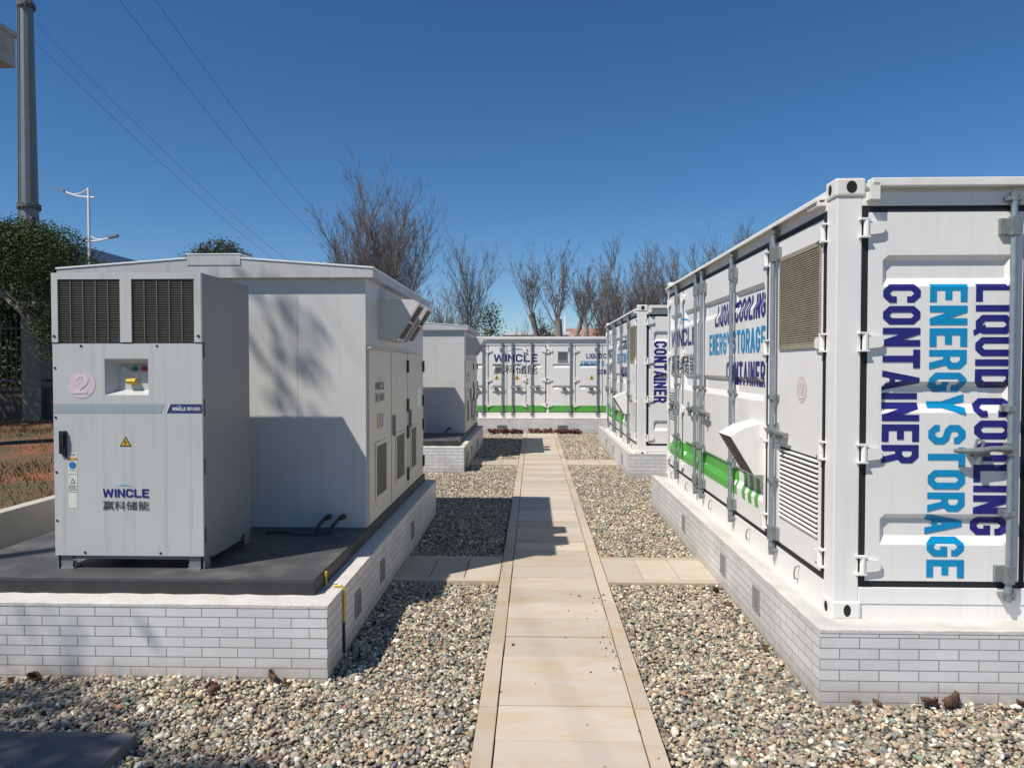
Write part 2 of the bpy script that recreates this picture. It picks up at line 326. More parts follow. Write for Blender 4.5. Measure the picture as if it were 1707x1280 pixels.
def glyph(ch, w=0.54, t=0.185):
    h = t / 2; L = h; Rt = w - h; B = h; T = 1 - h; k = min(0.12, (w - t) * 0.45); mid = 0.5
    ring = [(L, B + k), (L, T - k), (L + k, T), (Rt - k, T), (Rt, T - k), (Rt, B + k), (Rt - k, B), (L + k, B)]
    V = lambda *p: [[Vector(q) for q in p]]
    if ch == 'I': return stroke([(h, 0), (h, 1)], t), t
    if ch == 'O': return stroke(ring, t, True), w
    if ch == 'Q': return stroke(ring, t, True) + V((w * .5, .26), (w * .5 + t * .8, .30), (w + .06, -.04), (w - .1, -.06)), w
    if ch == 'C': return stroke([(Rt, .64), (Rt, T - k), (Rt - k, T), (L + k, T), (L, T - k), (L, B + k), (L + k, B), (Rt - k, B), (Rt, B + k), (Rt, .36)], t), w
    if ch == 'G': return stroke([(Rt, .66), (Rt, T - k), (Rt - k, T), (L + k, T), (L, T - k), (L, B + k), (L + k, B), (Rt - k, B), (Rt, B + k), (Rt, .455), (w * .48, .455)], t), w
    if ch == 'L': return stroke([(L, 1), (L, B), (w * .94, B)], t), w * .94
    if ch == 'U': return stroke([(L, 1), (L, B + k), (L + k, B), (Rt - k, B), (Rt, B + k), (Rt, 1)], t), w
    if ch == 'D': return stroke([(L, B), (L, T), (Rt - k, T), (Rt, T - k), (Rt, B + k), (Rt - k, B)], t, True), w
    if ch == 'N': return stroke([(L, 0), (L, 1)], t) + stroke([(Rt, 0), (Rt, 1)], t) + V((0, 1), (t, 1), (w, 0), (w - t, 0)), w
    if ch == 'E': return stroke([(w * .94, T), (L, T), (L, B), (w * .94, B)], t) + stroke([(L, .5), (w * .82, .5)], t), w * .94
    if ch == 'T': return stroke([(0, T), (w, T)], t) + stroke([(w / 2, 0), (w / 2, T)], t), w
    if ch == 'Y': return stroke([(w / 2, 0), (w / 2, .44)], t) + V((-.03, 1), (t, 1), (w / 2 + h, .40), (w / 2 - h, .40)) + V((w - t, 1), (w + .03, 1), (w / 2 + h, .40), (w / 2 - h, .40)), w
    if ch == 'A': return V((-.03, 0), (t - .03, 0), (w / 2 + h, 1), (w / 2 - h * .9, 1)) + V((w - t + .03, 0), (w + .03, 0), (w / 2 + h * .9, 1), (w / 2 - h, 1)) + stroke([(w * .2, .27), (w * .8, .27)], t * .8), w
    if ch == 'R': return stroke([(L, 0), (L, T), (Rt - k, T), (Rt, T - k), (Rt, .46 + k), (Rt - k, .46), (L, .46)], t) + V((w * .42, .5), (w * .42 + t, .5), (w + .01, 0), (w - t, 0)), w
    if ch == 'S': return stroke([(Rt, .69), (Rt, T - k), (Rt - k, T), (L + k, T), (L, T - k), (L, .55 + k * .5), (L + k * .6, .55 - .02), (Rt - k * .6, .47), (Rt, .45 - k * .5), (Rt, B + k), (Rt - k, B), (L + k, B), (L, B + k), (L, .31)], t), w
    if ch == 'W':
        W = w * 1.5; q = W / 4
        return V((0, 1), (t, 1), (q + h, 0), (q - h, 0)) + V((2 * q - h, .95), (2 * q + h, .95), (q + h, 0), (q - h, 0)) + V((2 * q - h, .95), (2 * q + h, .95), (3 * q + h, 0), (3 * q - h, 0)) + V((W - t, 1), (W, 1), (3 * q + h, 0), (3 * q - h, 0)), W
    return [], w * .55
def layout(text, cap, gap=0.095, w=0.54, t=0.185):
    """list of convex polygons (x right, y up, baseline 0) and total width"""
    x = 0; out = []
    for ch in text:
        if ch == ' ': x += 0.20; continue
        pl, gw = glyph(ch, w, t)
        out += [[Vector((p.x + x, p.y)) * cap for p in q] for q in pl]
        x += gw + gap
    return out, (x - gap) * cap
def layout_words(text, cap):
    total, wd = layout(text, cap); out = []; i = 0
    for wtxt in text.split(' '):
        n = sum(len(glyph(c)[0]) for c in wtxt); out.append(total[i:i + n]); i += n
    return out, wd
def clip(poly, ax, lo, hi):
    for s, lim in ((1, lo), (-1, hi)):
        out = []
        for i in range(len(poly)):
            a, b = poly[i - 1], poly[i]
            da = s * (a[ax] - lim); db = s * (b[ax] - lim)
            if da >= 0 > db or db >= 0 > da:
                tt = da / (da - db); out.append(a + (b - a) * tt)
            if db >= 0: out.append(b)
        poly = out
        if len(poly) < 3: return []
    return poly
def paint(mb, polys, place, face, depth, vbr, ubr, off=0.002):
    """lay letter polygons over a relief: place(p)->(u,v); cut at relief breaks; face(u,v,d)->xyz"""
    for i, q in enumerate(polys):
        uv = [Vector(place(p)) for p in q]
        for a, b in zip(ubr[:-1], ubr[1:]):
            c1 = clip(uv, 0, a, b)
            if not c1: continue
            for c, d in zip(vbr[:-1], vbr[1:]):
                c2 = clip(c1, 1, c, d)
                if len(c2) < 3: continue
                mb.poly([face(p.x, p.y, depth(p.x, p.y) + off + 0.00022 * (i % 11)) for p in c2])
def cjk_polys(text, size, bold=0.012):
    c = bpy.data.curves.new('text_shape', 'FONT'); c.body = text; c.size = size; c.offset = bold * size; c.resolution_u = 3
    o = bpy.data.objects.new('text_shape', c); COL.objects.link(o)
    dg = bpy.context.evaluated_depsgraph_get(); me = bpy.data.meshes.new_from_object(o.evaluated_get(dg))
    vs = [Vector((v.co.x, v.co.y)) for v in me.vertices]; fs = [[vs[i] for i in p.vertices] for p in me.polygons]
    x0 = min(v.x for v in vs); x1 = max(v.x for v in vs); y0 = min(v.y for v in vs); y1 = max(v.y for v in vs)
    bpy.data.objects.remove(o); bpy.data.meshes.remove(me); bpy.data.curves.remove(c)
    return [[Vector((p.x - x0, p.y - y0)) for p in f] for f in fs], x1 - x0, y1 - y0
def swoosh(wd, ht):
    """thin arc over the logo, tapering to both ends"""
    out = []; n = 10
    pt = lambda s, k: Vector((wd * s, ht * (4 * s * (1 - s)) + k * ht * 0.35 * math.sin(math.pi * min(1, s * 1.0)) ))
    for i in range(n):
        a, b = i / n, (i + 1) / n; out.append([pt(a, 0), pt(b, 0), pt(b, 1), pt(a, 1)])
    return out
flat = lambda u, v: 0.0
WIDE = [-1e3, 1e3]
def logo(parent, face, u0, v_top, width, sgn=1, depth=flat, vbr=WIDE, ubr=WIDE, marks=('navy', 'sky', 'grey_txt'), swoosh_on=True, off=0.002):
    """WINCLE word, arc above it and the four characters below; u grows by sgn to the right as read"""
    polys, wd = layout('WINCLE', 1.0, 0.12, 0.80, 0.20)
    k = width / wd; cap = k; hgt = k * 0.92
    mb = MB(); paint(mb, polys, lambda p: (u0 + sgn * p.x * k, v_top - hgt + p.y * hgt), face, depth, vbr, ubr, off)
    part('logo_lettering', mb, M[marks[0]], parent)
    if swoosh_on:
        mb = MB(); paint(mb, swoosh(width * 0.46, hgt * 0.26), lambda p: (u0 + sgn * (p.x + width * 0.25), v_top + hgt * 0.16 + p.y), face, depth, vbr, ubr, off)
        part('logo_arc', mb, M[marks[1]], parent)
    cp, cw, ch = cjk_polys('赢科储能', 1.0)
    ck = width / cw; chh = hgt * 1.10
    mb = MB(); paint(mb, cp, lambda p: (u0 + sgn * p.x * ck, v_top - hgt * 1.42 - chh + p.y / ch * chh), face, depth, vbr, ubr, off)
    part('chinese_lettering', mb, M[marks[2]], parent)

# ------------------------------------------------------------------ container doors
TD, TS = 0.032, 0.034            # trough depth and slope width
def relief(u0, u1, tops, th=0.205):
    """depth(u,v) of a pressed door panel with horizontal troughs, plus break lines"""
    def f(v):
        for t in tops:
            if t - th < v < t: return min(1, (t - v) / TS, (v - (t - th)) / (TS * 1.7))
        return 0.0
    def g(u): return 0.0 if (u <= u0 or u >= u1) else min(1, (u - u0) / 0.035, (u1 - u) / 0.035)
    vbr = sorted(sum([[t, t - TS, t - th + TS * 1.7, t - th] for t in tops], []))
    return (lambda u, v: -TD * f(v) * g(u)), vbr, [u0, u0 + 0.035, u1 - 0.035, u1]
def door_panel(mb, face, u0, u1, v0, v1, depth=None, vbr=(), ubr=(), thick=0.045):
    us = [u0] + [u for u in ubr if u0 < u < u1] + [u1]; vs = [v0] + [v for v in vbr if v0 < v < v1] + [v1]
    depth = depth or flat; b = len(mb.v)
    for v in vs:
        for u in us: mb.v.append(face(u, v, depth(u, v)))
    n = len(us)
    for j in range(len(vs) - 1):
        for i in range(n - 1): mb.f.append((b + j * n + i, b + j * n + i + 1, b + (j + 1) * n + i + 1, b + (j + 1) * n + i))
    for (a, c) in (((u0, v0), (u1, v0)), ((u1, v0), (u1, v1)), ((u1, v1), (u0, v1)), ((u0, v1), (u0, v0))):
        mb.poly([face(*a, 0), face(*c, 0), face(*c, -thick), face(*a, -thick)])
    return mb
def fbox(mb, face, u0, u1, v0, v1, d0, d1):
    P = [face(u, v, d) for d in (d0, d1) for (u, v) in ((u0, v0), (u1, v0), (u1, v1), (u0, v1))]
    b = len(mb.v); mb.v += P
    mb.f += [tuple(b + i for i in q) for q in ((3, 2, 1, 0), (4, 5, 6, 7), (0, 1, 5, 4), (1, 2, 6, 5), (2, 3, 7, 6), (3, 0, 4, 7))]
    return mb
def gasket_frame(face, u0, u1, v0, v1, wd=0.040, d=-0.006):
    mb = MB()
    fbox(mb, face, u0 - wd, u0, v0 - wd, v1 + wd, -0.05, d); fbox(mb, face, u1, u1 + wd, v0 - wd, v1 + wd, -0.05, d)
    fbox(mb, face, u0, u1, v1, v1 + wd, -0.05, d); fbox(mb, face, u0, u1, v0 - wd, v0, -0.05, d)
    return mb
def hinge_mb(face, u, v, s):
    """knuckle on the post side and a tapered blade onto the door; s = direction from knuckle to door"""
    mb = MB()
    mb.tube([face(u, v - 0.055, 0.018), face(u, v + 0.055, 0.018)], 0.019, 10)
    pts = [face(u + s * 0.01, v + 0.043, 0.006), face(u + s * 0.10, v + 0.036, 0.006), face(u + s * 0.115, v + 0.022, 0.006), face(u + s * 0.115, v - 0.024, 0.006), face(u + s * 0.095, v - 0.036, 0.006), face(u + s * 0.01, v - 0.046, 0.006)]
    nv = Vector(face(0, 0, 1)) - Vector(face(0, 0, 0))
    mb.prism(pts, nv * 0.020)
    for dv in (0.058, -0.058): fbox(mb, face, min(u - s * 0.045, u + s * 0.02), max(u - s * 0.045, u + s * 0.02), v + dv - 0.006, v + dv + 0.006, 0.0, 0.036)
    return mb
def lock_bar(parent, face, u, v0, v1, hv, hs, r=0.020, handle=True, detail=True):
    """vertical locking bar with keepers at both ends, guides and a folding handle towards hs"""
    mb = MB(); mb.tube([face(u, v0 - 0.06, 0.045), face(u, v1 + 0.05, 0.045)], r, 12)
    o = part('lock_bar', mb, M['zinc'], parent, smooth=True)
    k = MB()
    for vv in (v0 + 0.06, v1 - 0.10):
        k = MB(); fbox(k, face, u - 0.027, u + 0.027, vv - 0.060, vv + 0.060, 0.028, 0.070)
        fbox(k, face, min(u, u + hs * 0.075), max(u, u + hs * 0.066), vv - 0.052, vv + 0.052, 0.0, 0.029)
        part('bar_bracket', k, M['darkzinc'], o, bevel=0.003)
    for vv, sg in ((v0 - 0.075, -1), (v1 + 0.075, 1)):
        k = MB(); fbox(k, face, u - 0.045, u + 0.045, vv - 0.012, vv + 0.012, -0.02, 0.055)
        fbox(k, face, u - 0.016, u + 0.016, vv - 0.045, vv + 0.045, 0.02, 0.060)
        fbox(k, face, u + 0.028, u + 0.044, vv - 0.035, vv + 0.030, 0.0, 0.05)
        part('cam_keeper', k, M['darkzinc'], o, bevel=0.003)
    if detail:
        for vv in (hv + 0.26, hv - 0.42):
            g = MB(); fbox(g, face, u - 0.032, u + 0.032, vv - 0.018, vv + 0.018, 0.020, 0.070)
            fbox(g, face, u - 0.05 * 1, u + 0.05, vv - 0.022, vv + 0.022, 0.0, 0.019)
            part('bar_guide', g, M['darkzinc'], o, bevel=0.003)
    if handle:
        h = MB()
        fbox(h, face, u - 0.034, u + 0.034, hv - 0.04, hv + 0.04, 0.023, 0.073)
        h.tube([face(u + hs * 0.02, hv, 0.06), face(u + hs * 0.14, hv + 0.004, 0.085), face(u + hs * 0.23, hv - 0.01, 0.08), face(u + hs * 0.37, hv - 0.012, 0.065)], [0.024, 0.018, 0.022, 0.014], 8)
        fbox(h, face, min(u + hs * 0.13, u + hs * 0.26), max(u + hs * 0.13, u + hs * 0.26), hv - 0.05, hv - 0.012, 0.002, 0.05)
        h.tube([face(u + hs * 0.20, hv - 0.02, 0.07), face(u + hs * 0.195, hv + 0.05, 0.085), face(u + hs * 0.23, hv + 0.065, 0.075), face(u + hs * 0.24, hv + 0.01, 0.07)], 0.011, 6)
        h.tube([face(u + hs * 0.215, hv - 0.03, 0.06), face(u + hs * 0.215, hv - 0.10, 0.065)], [0.028, 0.018], 8)
        part('bar_handle', h, M['darkzinc'], o, smooth=True)
    return o

CW, CL, CH = 2.438, 6.058, 2.896
def make_container(label):
    root = thing('storage_container', (0, 0, 0), label, 'container', 'white storage containers along the right of the path')
    front = lambda u, v, d: (u, -d, v)
    side = lambda u, v, d: (-d, u, v)
    V0, V1 = 0.256, 2.673
    # frame, shell
    b = MB()
    b.box(0.05, CW - 0.05, 0.05, CL - 0.05, 0.10, CH - 0.09)                 # inner shell behind the doors
    for (x0, x1) in ((0, 0.162), (CW - 0.162, CW)):
        b.box(x0, x1, 0, 0.162, 0.118, CH - 0.118); b.box(x0, x1, CL - 0.165, CL, 0.118, CH - 0.118)
    b.box(0.162, CW - 0.162, 0.0, 0.05, 0.10, 0.212); b.box(0.162, CW - 0.162, 0.0, 0.05, 2.716, CH - 0.09)       # sill and header
    b.box(0.0, 0.05, 0.166, CL - 0.168, -0.012, 0.212); b.box(0.0, 0.05, 0.162, CL - 0.165, 2.716, CH - 0.09)       # side rails
    b.box(CW - 0.05, CW, 0.162, CL - 0.165, 0.03, CH - 0.09); b.box(0.162, CW - 0.162, CL - 0.05, CL, 0.03, CH - 0.09)
    b.box(0.166, CW - 0.166, 0.006, 0.05, -0.012, 0.10)
    b.box(0.0, 0.046, 1.300, 1.385, 0.212, 2.716)                            # side jamb
    part('body', b, M['white'], root, bevel=0.006)
    # roof with top rails and drip eaves
    r = MB()
    r.box(0.02, CW - 0.02, 0.02, CL - 0.02, CH - 0.088, CH - 0.03)
    part('roof', r, M['cream'], root)
    r = MB()
    r.box(0.20, CW - 0.20, -0.062, 0.02, CH - 0.066, CH - 0.012)             # front top rail
    part('front_rail', r, M['cream'], root, bevel=0.006)
    e = MB()
    e.prism([(0.02, 0.20, CH - 0.088), (0.02, 0.20, CH - 0.074), (-0.068, 0.20, CH - 0.092), (-0.068, 0.20, CH - 0.112), (-0.062, 0.20, CH - 0.112), (-0.060, 0.20, CH - 0.101)], (0, CL - 0.36, 0))
    part('drip_eave', e, M['cream'], root)
    for yy in (0.178, CL - 0.34):
        a = MB(); a.box(-0.055, 0.0, yy, yy + 0.20, CH - 0.140, CH - 0.116); a.box(-0.055, -0.045, yy, yy + 0.20, CH - 0.116, CH - 0.09)
        part('corner_bracket', a, M['cream'], root, bevel=0.002)
    a = MB(); a.box(0.185, 0.25, -0.062, 0.0, CH - 0.150, CH - 0.12); a.box(0.185, 0.25, -0.062, -0.052, CH - 0.12, CH - 0.04); part('corner_bracket', a, M['cream'], root, bevel=0.002)
    # corner castings, holes laid on as flat dark discs for their shaded depth
    for (cx, sx) in ((0, 1), (CW, -1)):
        for (cy, sy) in ((0, 1), (CL, -1)):
            for top in (0, 1):
                z0, z1 = (CH - 0.118, CH) if top else (0.0, 0.118)
                q = 0.012
                c = MB(); xa, xb = sorted((cx - sx * q, cx + sx * 0.178)); ya, yb = sorted((cy - sy * q, cy + sy * 0.162))
                c.box(xa, xb, ya, yb, z0, z1)
                co = part('corner_casting', c, M['cream'], root, bevel=0.014)
                zc = (z0 + z1) / 2
                hmb = MB(); pts = []
                for k in range(16):
                    t = 2 * math.pi * k / 16; pts.append((cx + sx * 0.088 + 0.030 * math.cos(t) * (1.15 if top else 0.8), cy - sy * (q + 0.0015), zc + 0.040 * math.sin(t)))
                hmb.poly(pts); part('casting_hole', hmb, M['void'], co); hmb = MB()
                pts = [(cx - sx * (q + 0.0015), cy + sy * 0.085 + 0.028 * math.cos(2 * math.pi * k / 16), zc + 0.036 * math.sin(2 * math.pi * k / 16)) for k in range(16)]
                hmb.poly(pts)
                part('casting_hole', hmb, M['void'], co)
    for yy in (0.62, 1.86, 3.30, 4.55, 5.55):
        lr = MB(); lr.tube([(-0.004, yy - .012, .185), (-0.03, yy - .012, .18), (-0.038, yy, .13), (-0.03, yy + .012, .085), (-0.004, yy + .012, .08)], .006, 6)
        part('lashing_ring', lr, M['darkzinc'], root, smooth=True)
    # ---- front doors
    tops = [2.395, 1.570, 0.700]
    dfs = []
    for (u0, u1, bar, hs, hu) in ((0.206, 1.199, 1.108, -1, 0.184), (1.239, 2.232, 1.330, 1, 2.254)):
        dep, vbr, ubr = relief(u0 + 0.092, u1 - 0.068, tops) if hs < 0 else relief(u0 + 0.068, u1 - 0.092, tops)
        dfs.append((dep, vbr, ubr, u0, u1))
        d = part('door', door_panel(MB(), front, u0, u1, V0, V1, dep, vbr, ubr), M['white'], root)
        part('gasket', gasket_frame(front, u0, u1, V0, V1), M['gasket'], d)
        for hv in (2.57, 1.830, 1.098, 0.362):
            part('hinge', hinge_mb(front, hu, hv, 1 if hs < 0 else -1), M['white'], d, smooth=True)
        lock_bar(d, front, bar, V0, V1, 1.135, hs)
    dep, vbr, ubr, du0, du1 = dfs[0]
    VB = [-1] + vbr + [9]; UB = [-1] + ubr + [9]
    for text, base_u, matn, ln in (('CONTAINER', 0.302, 'navy', 1.172), ('ENERGY STORAGE', 0.603, 'cyan', 1.925), ('LIQUID COOLING', 0.898, 'navy', 1.648)):
        words, wd = layout_words(text, 0.242); k = ln / wd
        for pl in words:
            mb = MB(); paint(mb, pl, lambda p: (base_u + p.y, 2.206 - p.x * k), front, dep, VB, UB)
            part('lettering', mb, M[matn], root)
    # ---- side doors: (u0, u1, bar u, handle dir, hinge u, hinge dir)
    stops = [2.395, 1.570, 0.700]
    sd = [(0.206, 1.245, 1.135, -1, 0.184, 1), (1.415, 2.490, 2.385, -1, 1.400, 1), (2.530, 3.795, 3.670, -1, 2.512, 1), (3.835, 4.895, 3.985, 1, 4.915, -1), (4.935, 5.870, 5.160, 1, 5.885, -1)]
    alld = []
    for i, (u0, u1, bar, hs, hu, hd) in enumerate(sd):
        if i == 0: dep, vbr2, ubr2 = flat, [], []
        else: dep, vbr2, ubr2 = relief(u0 + 0.07, u1 - 0.07, stops)
        alld.append((dep, u0, u1, ubr2))
        d = part('door', door_panel(MB(), side, u0, u1, V0, V1, dep, vbr2, ubr2), M['white'], root)
        part('gasket', gasket_frame(side, u0, u1, V0, V1, wd=0.036 if i == 0 else 0.019, d=0.003), M['gasket'], d)
        for hv in (2.57, 1.830, 1.098, 0.362):
            part('hinge', hinge_mb(side, hu, hv, hd), M['white'], d, smooth=True)
        lock_bar(d, side, bar, V0, V1, 1.16, 1 if bar < u0 + 0.4 else -1, handle=(i != 1))
        if i == 0:
            fr = MB(); fbox(fr, side, 0.245, 1.085, 1.80, 1.835, 0.0, 0.012); fbox(fr, side, 0.245, 1.085, 2.50, 2.535, 0.0, 0.012)
            fbox(fr, side, 0.245, 0.262, 1.835, 2.50, 0.0, 0.012); fbox(fr, side, 1.068, 1.085, 1.835, 2.50, 0.0, 0.012)
            part('louvre_frame', fr, M['louvre'], d)
            lv = MB()
            for j in range(41):
                vv = 1.837 + j * 0.0161
                lv.prism([side(0.262, vv, 0.002), side(0.262, vv + 0.0145, 0.002), side(0.262, vv + 0.005, 0.013), side(0.262, vv + 0.001, 0.013)], (0, 0.806, 0))
            part('louvre', lv, M['louvre'], d)
            bk = MB(); bk.poly([side(0.262, 1.835, 0.0015), side(1.068, 1.835, 0.0015), side(1.068, 2.50, 0.0015), side(0.262, 2.50, 0.0015)])
            part('vent_opening', bk, M['void'], d); bk = MB()
            bk.poly([side(0.275, 0.47, 0.0015), side(1.055, 0.47, 0.0015), side(1.055, 1.03, 0.0015), side(0.275, 1.03, 0.0015)])
            part('vent_opening', bk, M['void'], d)
            l2 = MB()
            for j in range(16):
                vv = 0.478 + j * 0.0348
                l2.prism([side(0.268, vv, 0.002), side(0.268, vv + 0.016, 0.002), side(0.268, vv + 0.009, 0.015), side(0.268, vv - 0.001, 0.015)], (0, 0.79, 0))
            part('vent_louvre', l2, M['white'], d)
            st = MB(); st.poly([side(0.60 + 0.10 * math.cos(t * math.pi / 12), 1.50 + 0.10 * math.sin(t * math.pi / 12), 0.002) for t in range(24)])
            part('round_sticker', st, M['pinkfaint'], d)
            tw = MB()
            P2 = stroke([(0.1, .72), (0.2, .9), (.42, .9), (.52, .72), (.1, .08), (.55, .08)], 0.14)
            paint(tw, P2, lambda p: (0.645 - p.x * 0.14, 1.43 + p.y * 0.14), side, flat, WIDE, WIDE, off=0.004)
            part('number_two', tw, M['white'], d)
        if i == 1:   # rain hood on the vent, open on its sloping underside
            hb = MB(); ua, ub = 1.475, 1.90
            zt, zo, zb = 1.185, 1.065, 0.735; xo, xb = 0.285, 0.085
            for uu in (ua, ub - 0.006):
                hb.prism([side(uu, zt, 0.0), side(uu, zt - 0.045, 0.16), side(uu, zo, xo), side(uu, zb, xb), side(uu, zb, 0.0)], (0, 0.006, 0))
            hb.poly([side(ua, zt, 0.001), side(ub, zt, 0.001), side(ub, zt - 0.045, 0.16), side(ua, zt - 0.045, 0.16)])
            hb.poly([side(ua, zt - 0.045, 0.16), side(ub, zt - 0.045, 0.16), side(ub, zo, xo), side(ua, zo, xo)])
            hb.poly([side(ua, zb, 0.0), side(ub, zb, 0.0), side(ub, zb, xb), side(ua, zb, xb)])
            hd_ = part('rain_hood', hb, M['white'], d)
            ls = MB()
            for j in range(12):
                t = (j + 0.5) / 12; dd = xo + (xb - xo) * t - 0.006; vv = zo + (zb - zo) * t
                ls.box(-dd - 0.003, -dd + 0.012, ua + 0.008, ub - 0.008, vv - 0.005, vv + 0.010)
            ls.poly([side(ua + .006, zo - .004, xo - 0.03), side(ub - .006, zo - .004, xo - 0.03), side(ub - .006, zb + .004, xb - 0.02), side(ua + .006, zb + .004, xb - 0.02)])
            part('hood_louvre', ls, M['louvre'], hd_)
    # lettering across doors C and B, logo across E and D; painted door by door so gaps stay clear
    def side_depth(u, v):
        for dep, a, b2, _ in alld:
            if a <= u <= b2: return dep(u, v)
        return -0.004
    UBs = sorted([-1, 9] + sum([[a, b2] + ub for _, a, b2, ub in alld], []))
    VBs = [-1] + sorted(vbr) + [9]
    def on_doors(polys, place):
        out = []
        for q in polys:
            uv = [Vector(place(p)) for p in q]
            for dep, a, b2, ub in alld:
                c = clip(uv, 0, a + 0.003, b2 - 0.003)
                if len(c) >= 3: out.append(c)
        return out
    idp = lambda p: (p.x, p.y)
    for text, vt, matn, uR in (('LIQUID COOLING', 2.32, 'navy', 1.455), ('ENERGY STORAGE', 2.02, 'cyan', 1.455), ('CONTAINER', 1.715, 'navy', 1.455)):
        words, wd = layout_words(text, 0.225); k = 1.075
        for pl in words:
            mb = MB(); paint(mb, on_doors(pl, lambda p: (uR + (wd - p.x) * k, vt - 0.225 + p.y)), idp, side, side_depth, VBs, UBs)
            part('lettering', mb, M[matn], root)
    # logo
    def logo_side(u_left, v_top, width):
        pl, wd = layout('WINCLE', 1.0, 0.12, 0.80, 0.20); k = width / wd
        hg = 0.225
        mb = MB(); paint(mb, on_doors(pl, lambda p: (u_left - p.x * k, v_top - hg + p.y * hg)), idp, side, side_depth, VBs, UBs); part('logo_lettering', mb, M['navy'], root)
        mb = MB(); paint(mb, on_doors(swoosh(width * 0.46, 0.07), lambda p: (u_left - p.x - width * 0.25, v_top + 0.05 + p.y)), idp, side, side_depth, VBs, UBs); part('logo_arc', mb, M['cyan'], root)
        cp, cw, ch = cjk_polys('赢科储能', 1.0)
        mb = MB(); paint(mb, on_doors(cp, lambda p: (u_left - p.x * width / cw, v_top - 0.60 + p.y / ch * 0.27)), idp, side, side_depth, VBs, UBs); part('chinese_lettering', mb, M['grey_txt'], root)
    logo_side(5.72, 2.165, 1.60)
    # green band across the foot of the doors, breaking into slanted bars
    def quad(u0, u1, v0, v1, sl=0.0): return [Vector((u0, v0)), Vector((u1, v0)), Vector((u1 + sl, v1)), Vector((u0 + sl, v1))]
    gp = [[Vector((5.82, 0.46)), Vector((5.80, 0.55)), Vector((5.70, 0.665)), Vector((2.36, 0.665)), Vector((2.30, 0.42)), Vector((5.78, 0.42))]]
    gp += [quad(2.02 - 0.20 * j, 2.12 - 0.20 * j, 0.42, 0.665, 0.08) for j in range(3)]
    for q in on_doors(gp, idp):
        mb = MB(); paint(mb, [q], idp, side, side_depth, VBs, UBs); part('green_stripe', mb, M['green'], root)
    # small print: rows of short grey strokes, data block on the last door
    rng = random.Random(5); mb = MB(); sp = []
    for j in range(11):
        x = 5.83
        while x > 5.46:
            wq = rng.uniform(0.02, 0.05); sp.append(quad(x - wq, x, 1.28 - j * 0.037, 1.298 - j * 0.037)); x -= wq + 0.014
    paint(mb, on_doors(sp, idp), idp, side, side_depth, VBs, UBs); part('small_print', mb, M['grey_txt'], root)
    world(); return root

c1 = make_container('white container nearest the camera, large blue letters running down its end door')
c1.location = (1.98, 4.87, 0.412)
c2 = copy_tree(c1); c2.location = (1.98, 14.0, 0.357)
c2['label'] = 'white container partly hidden behind the near one, only CONTAINER showing on its end'

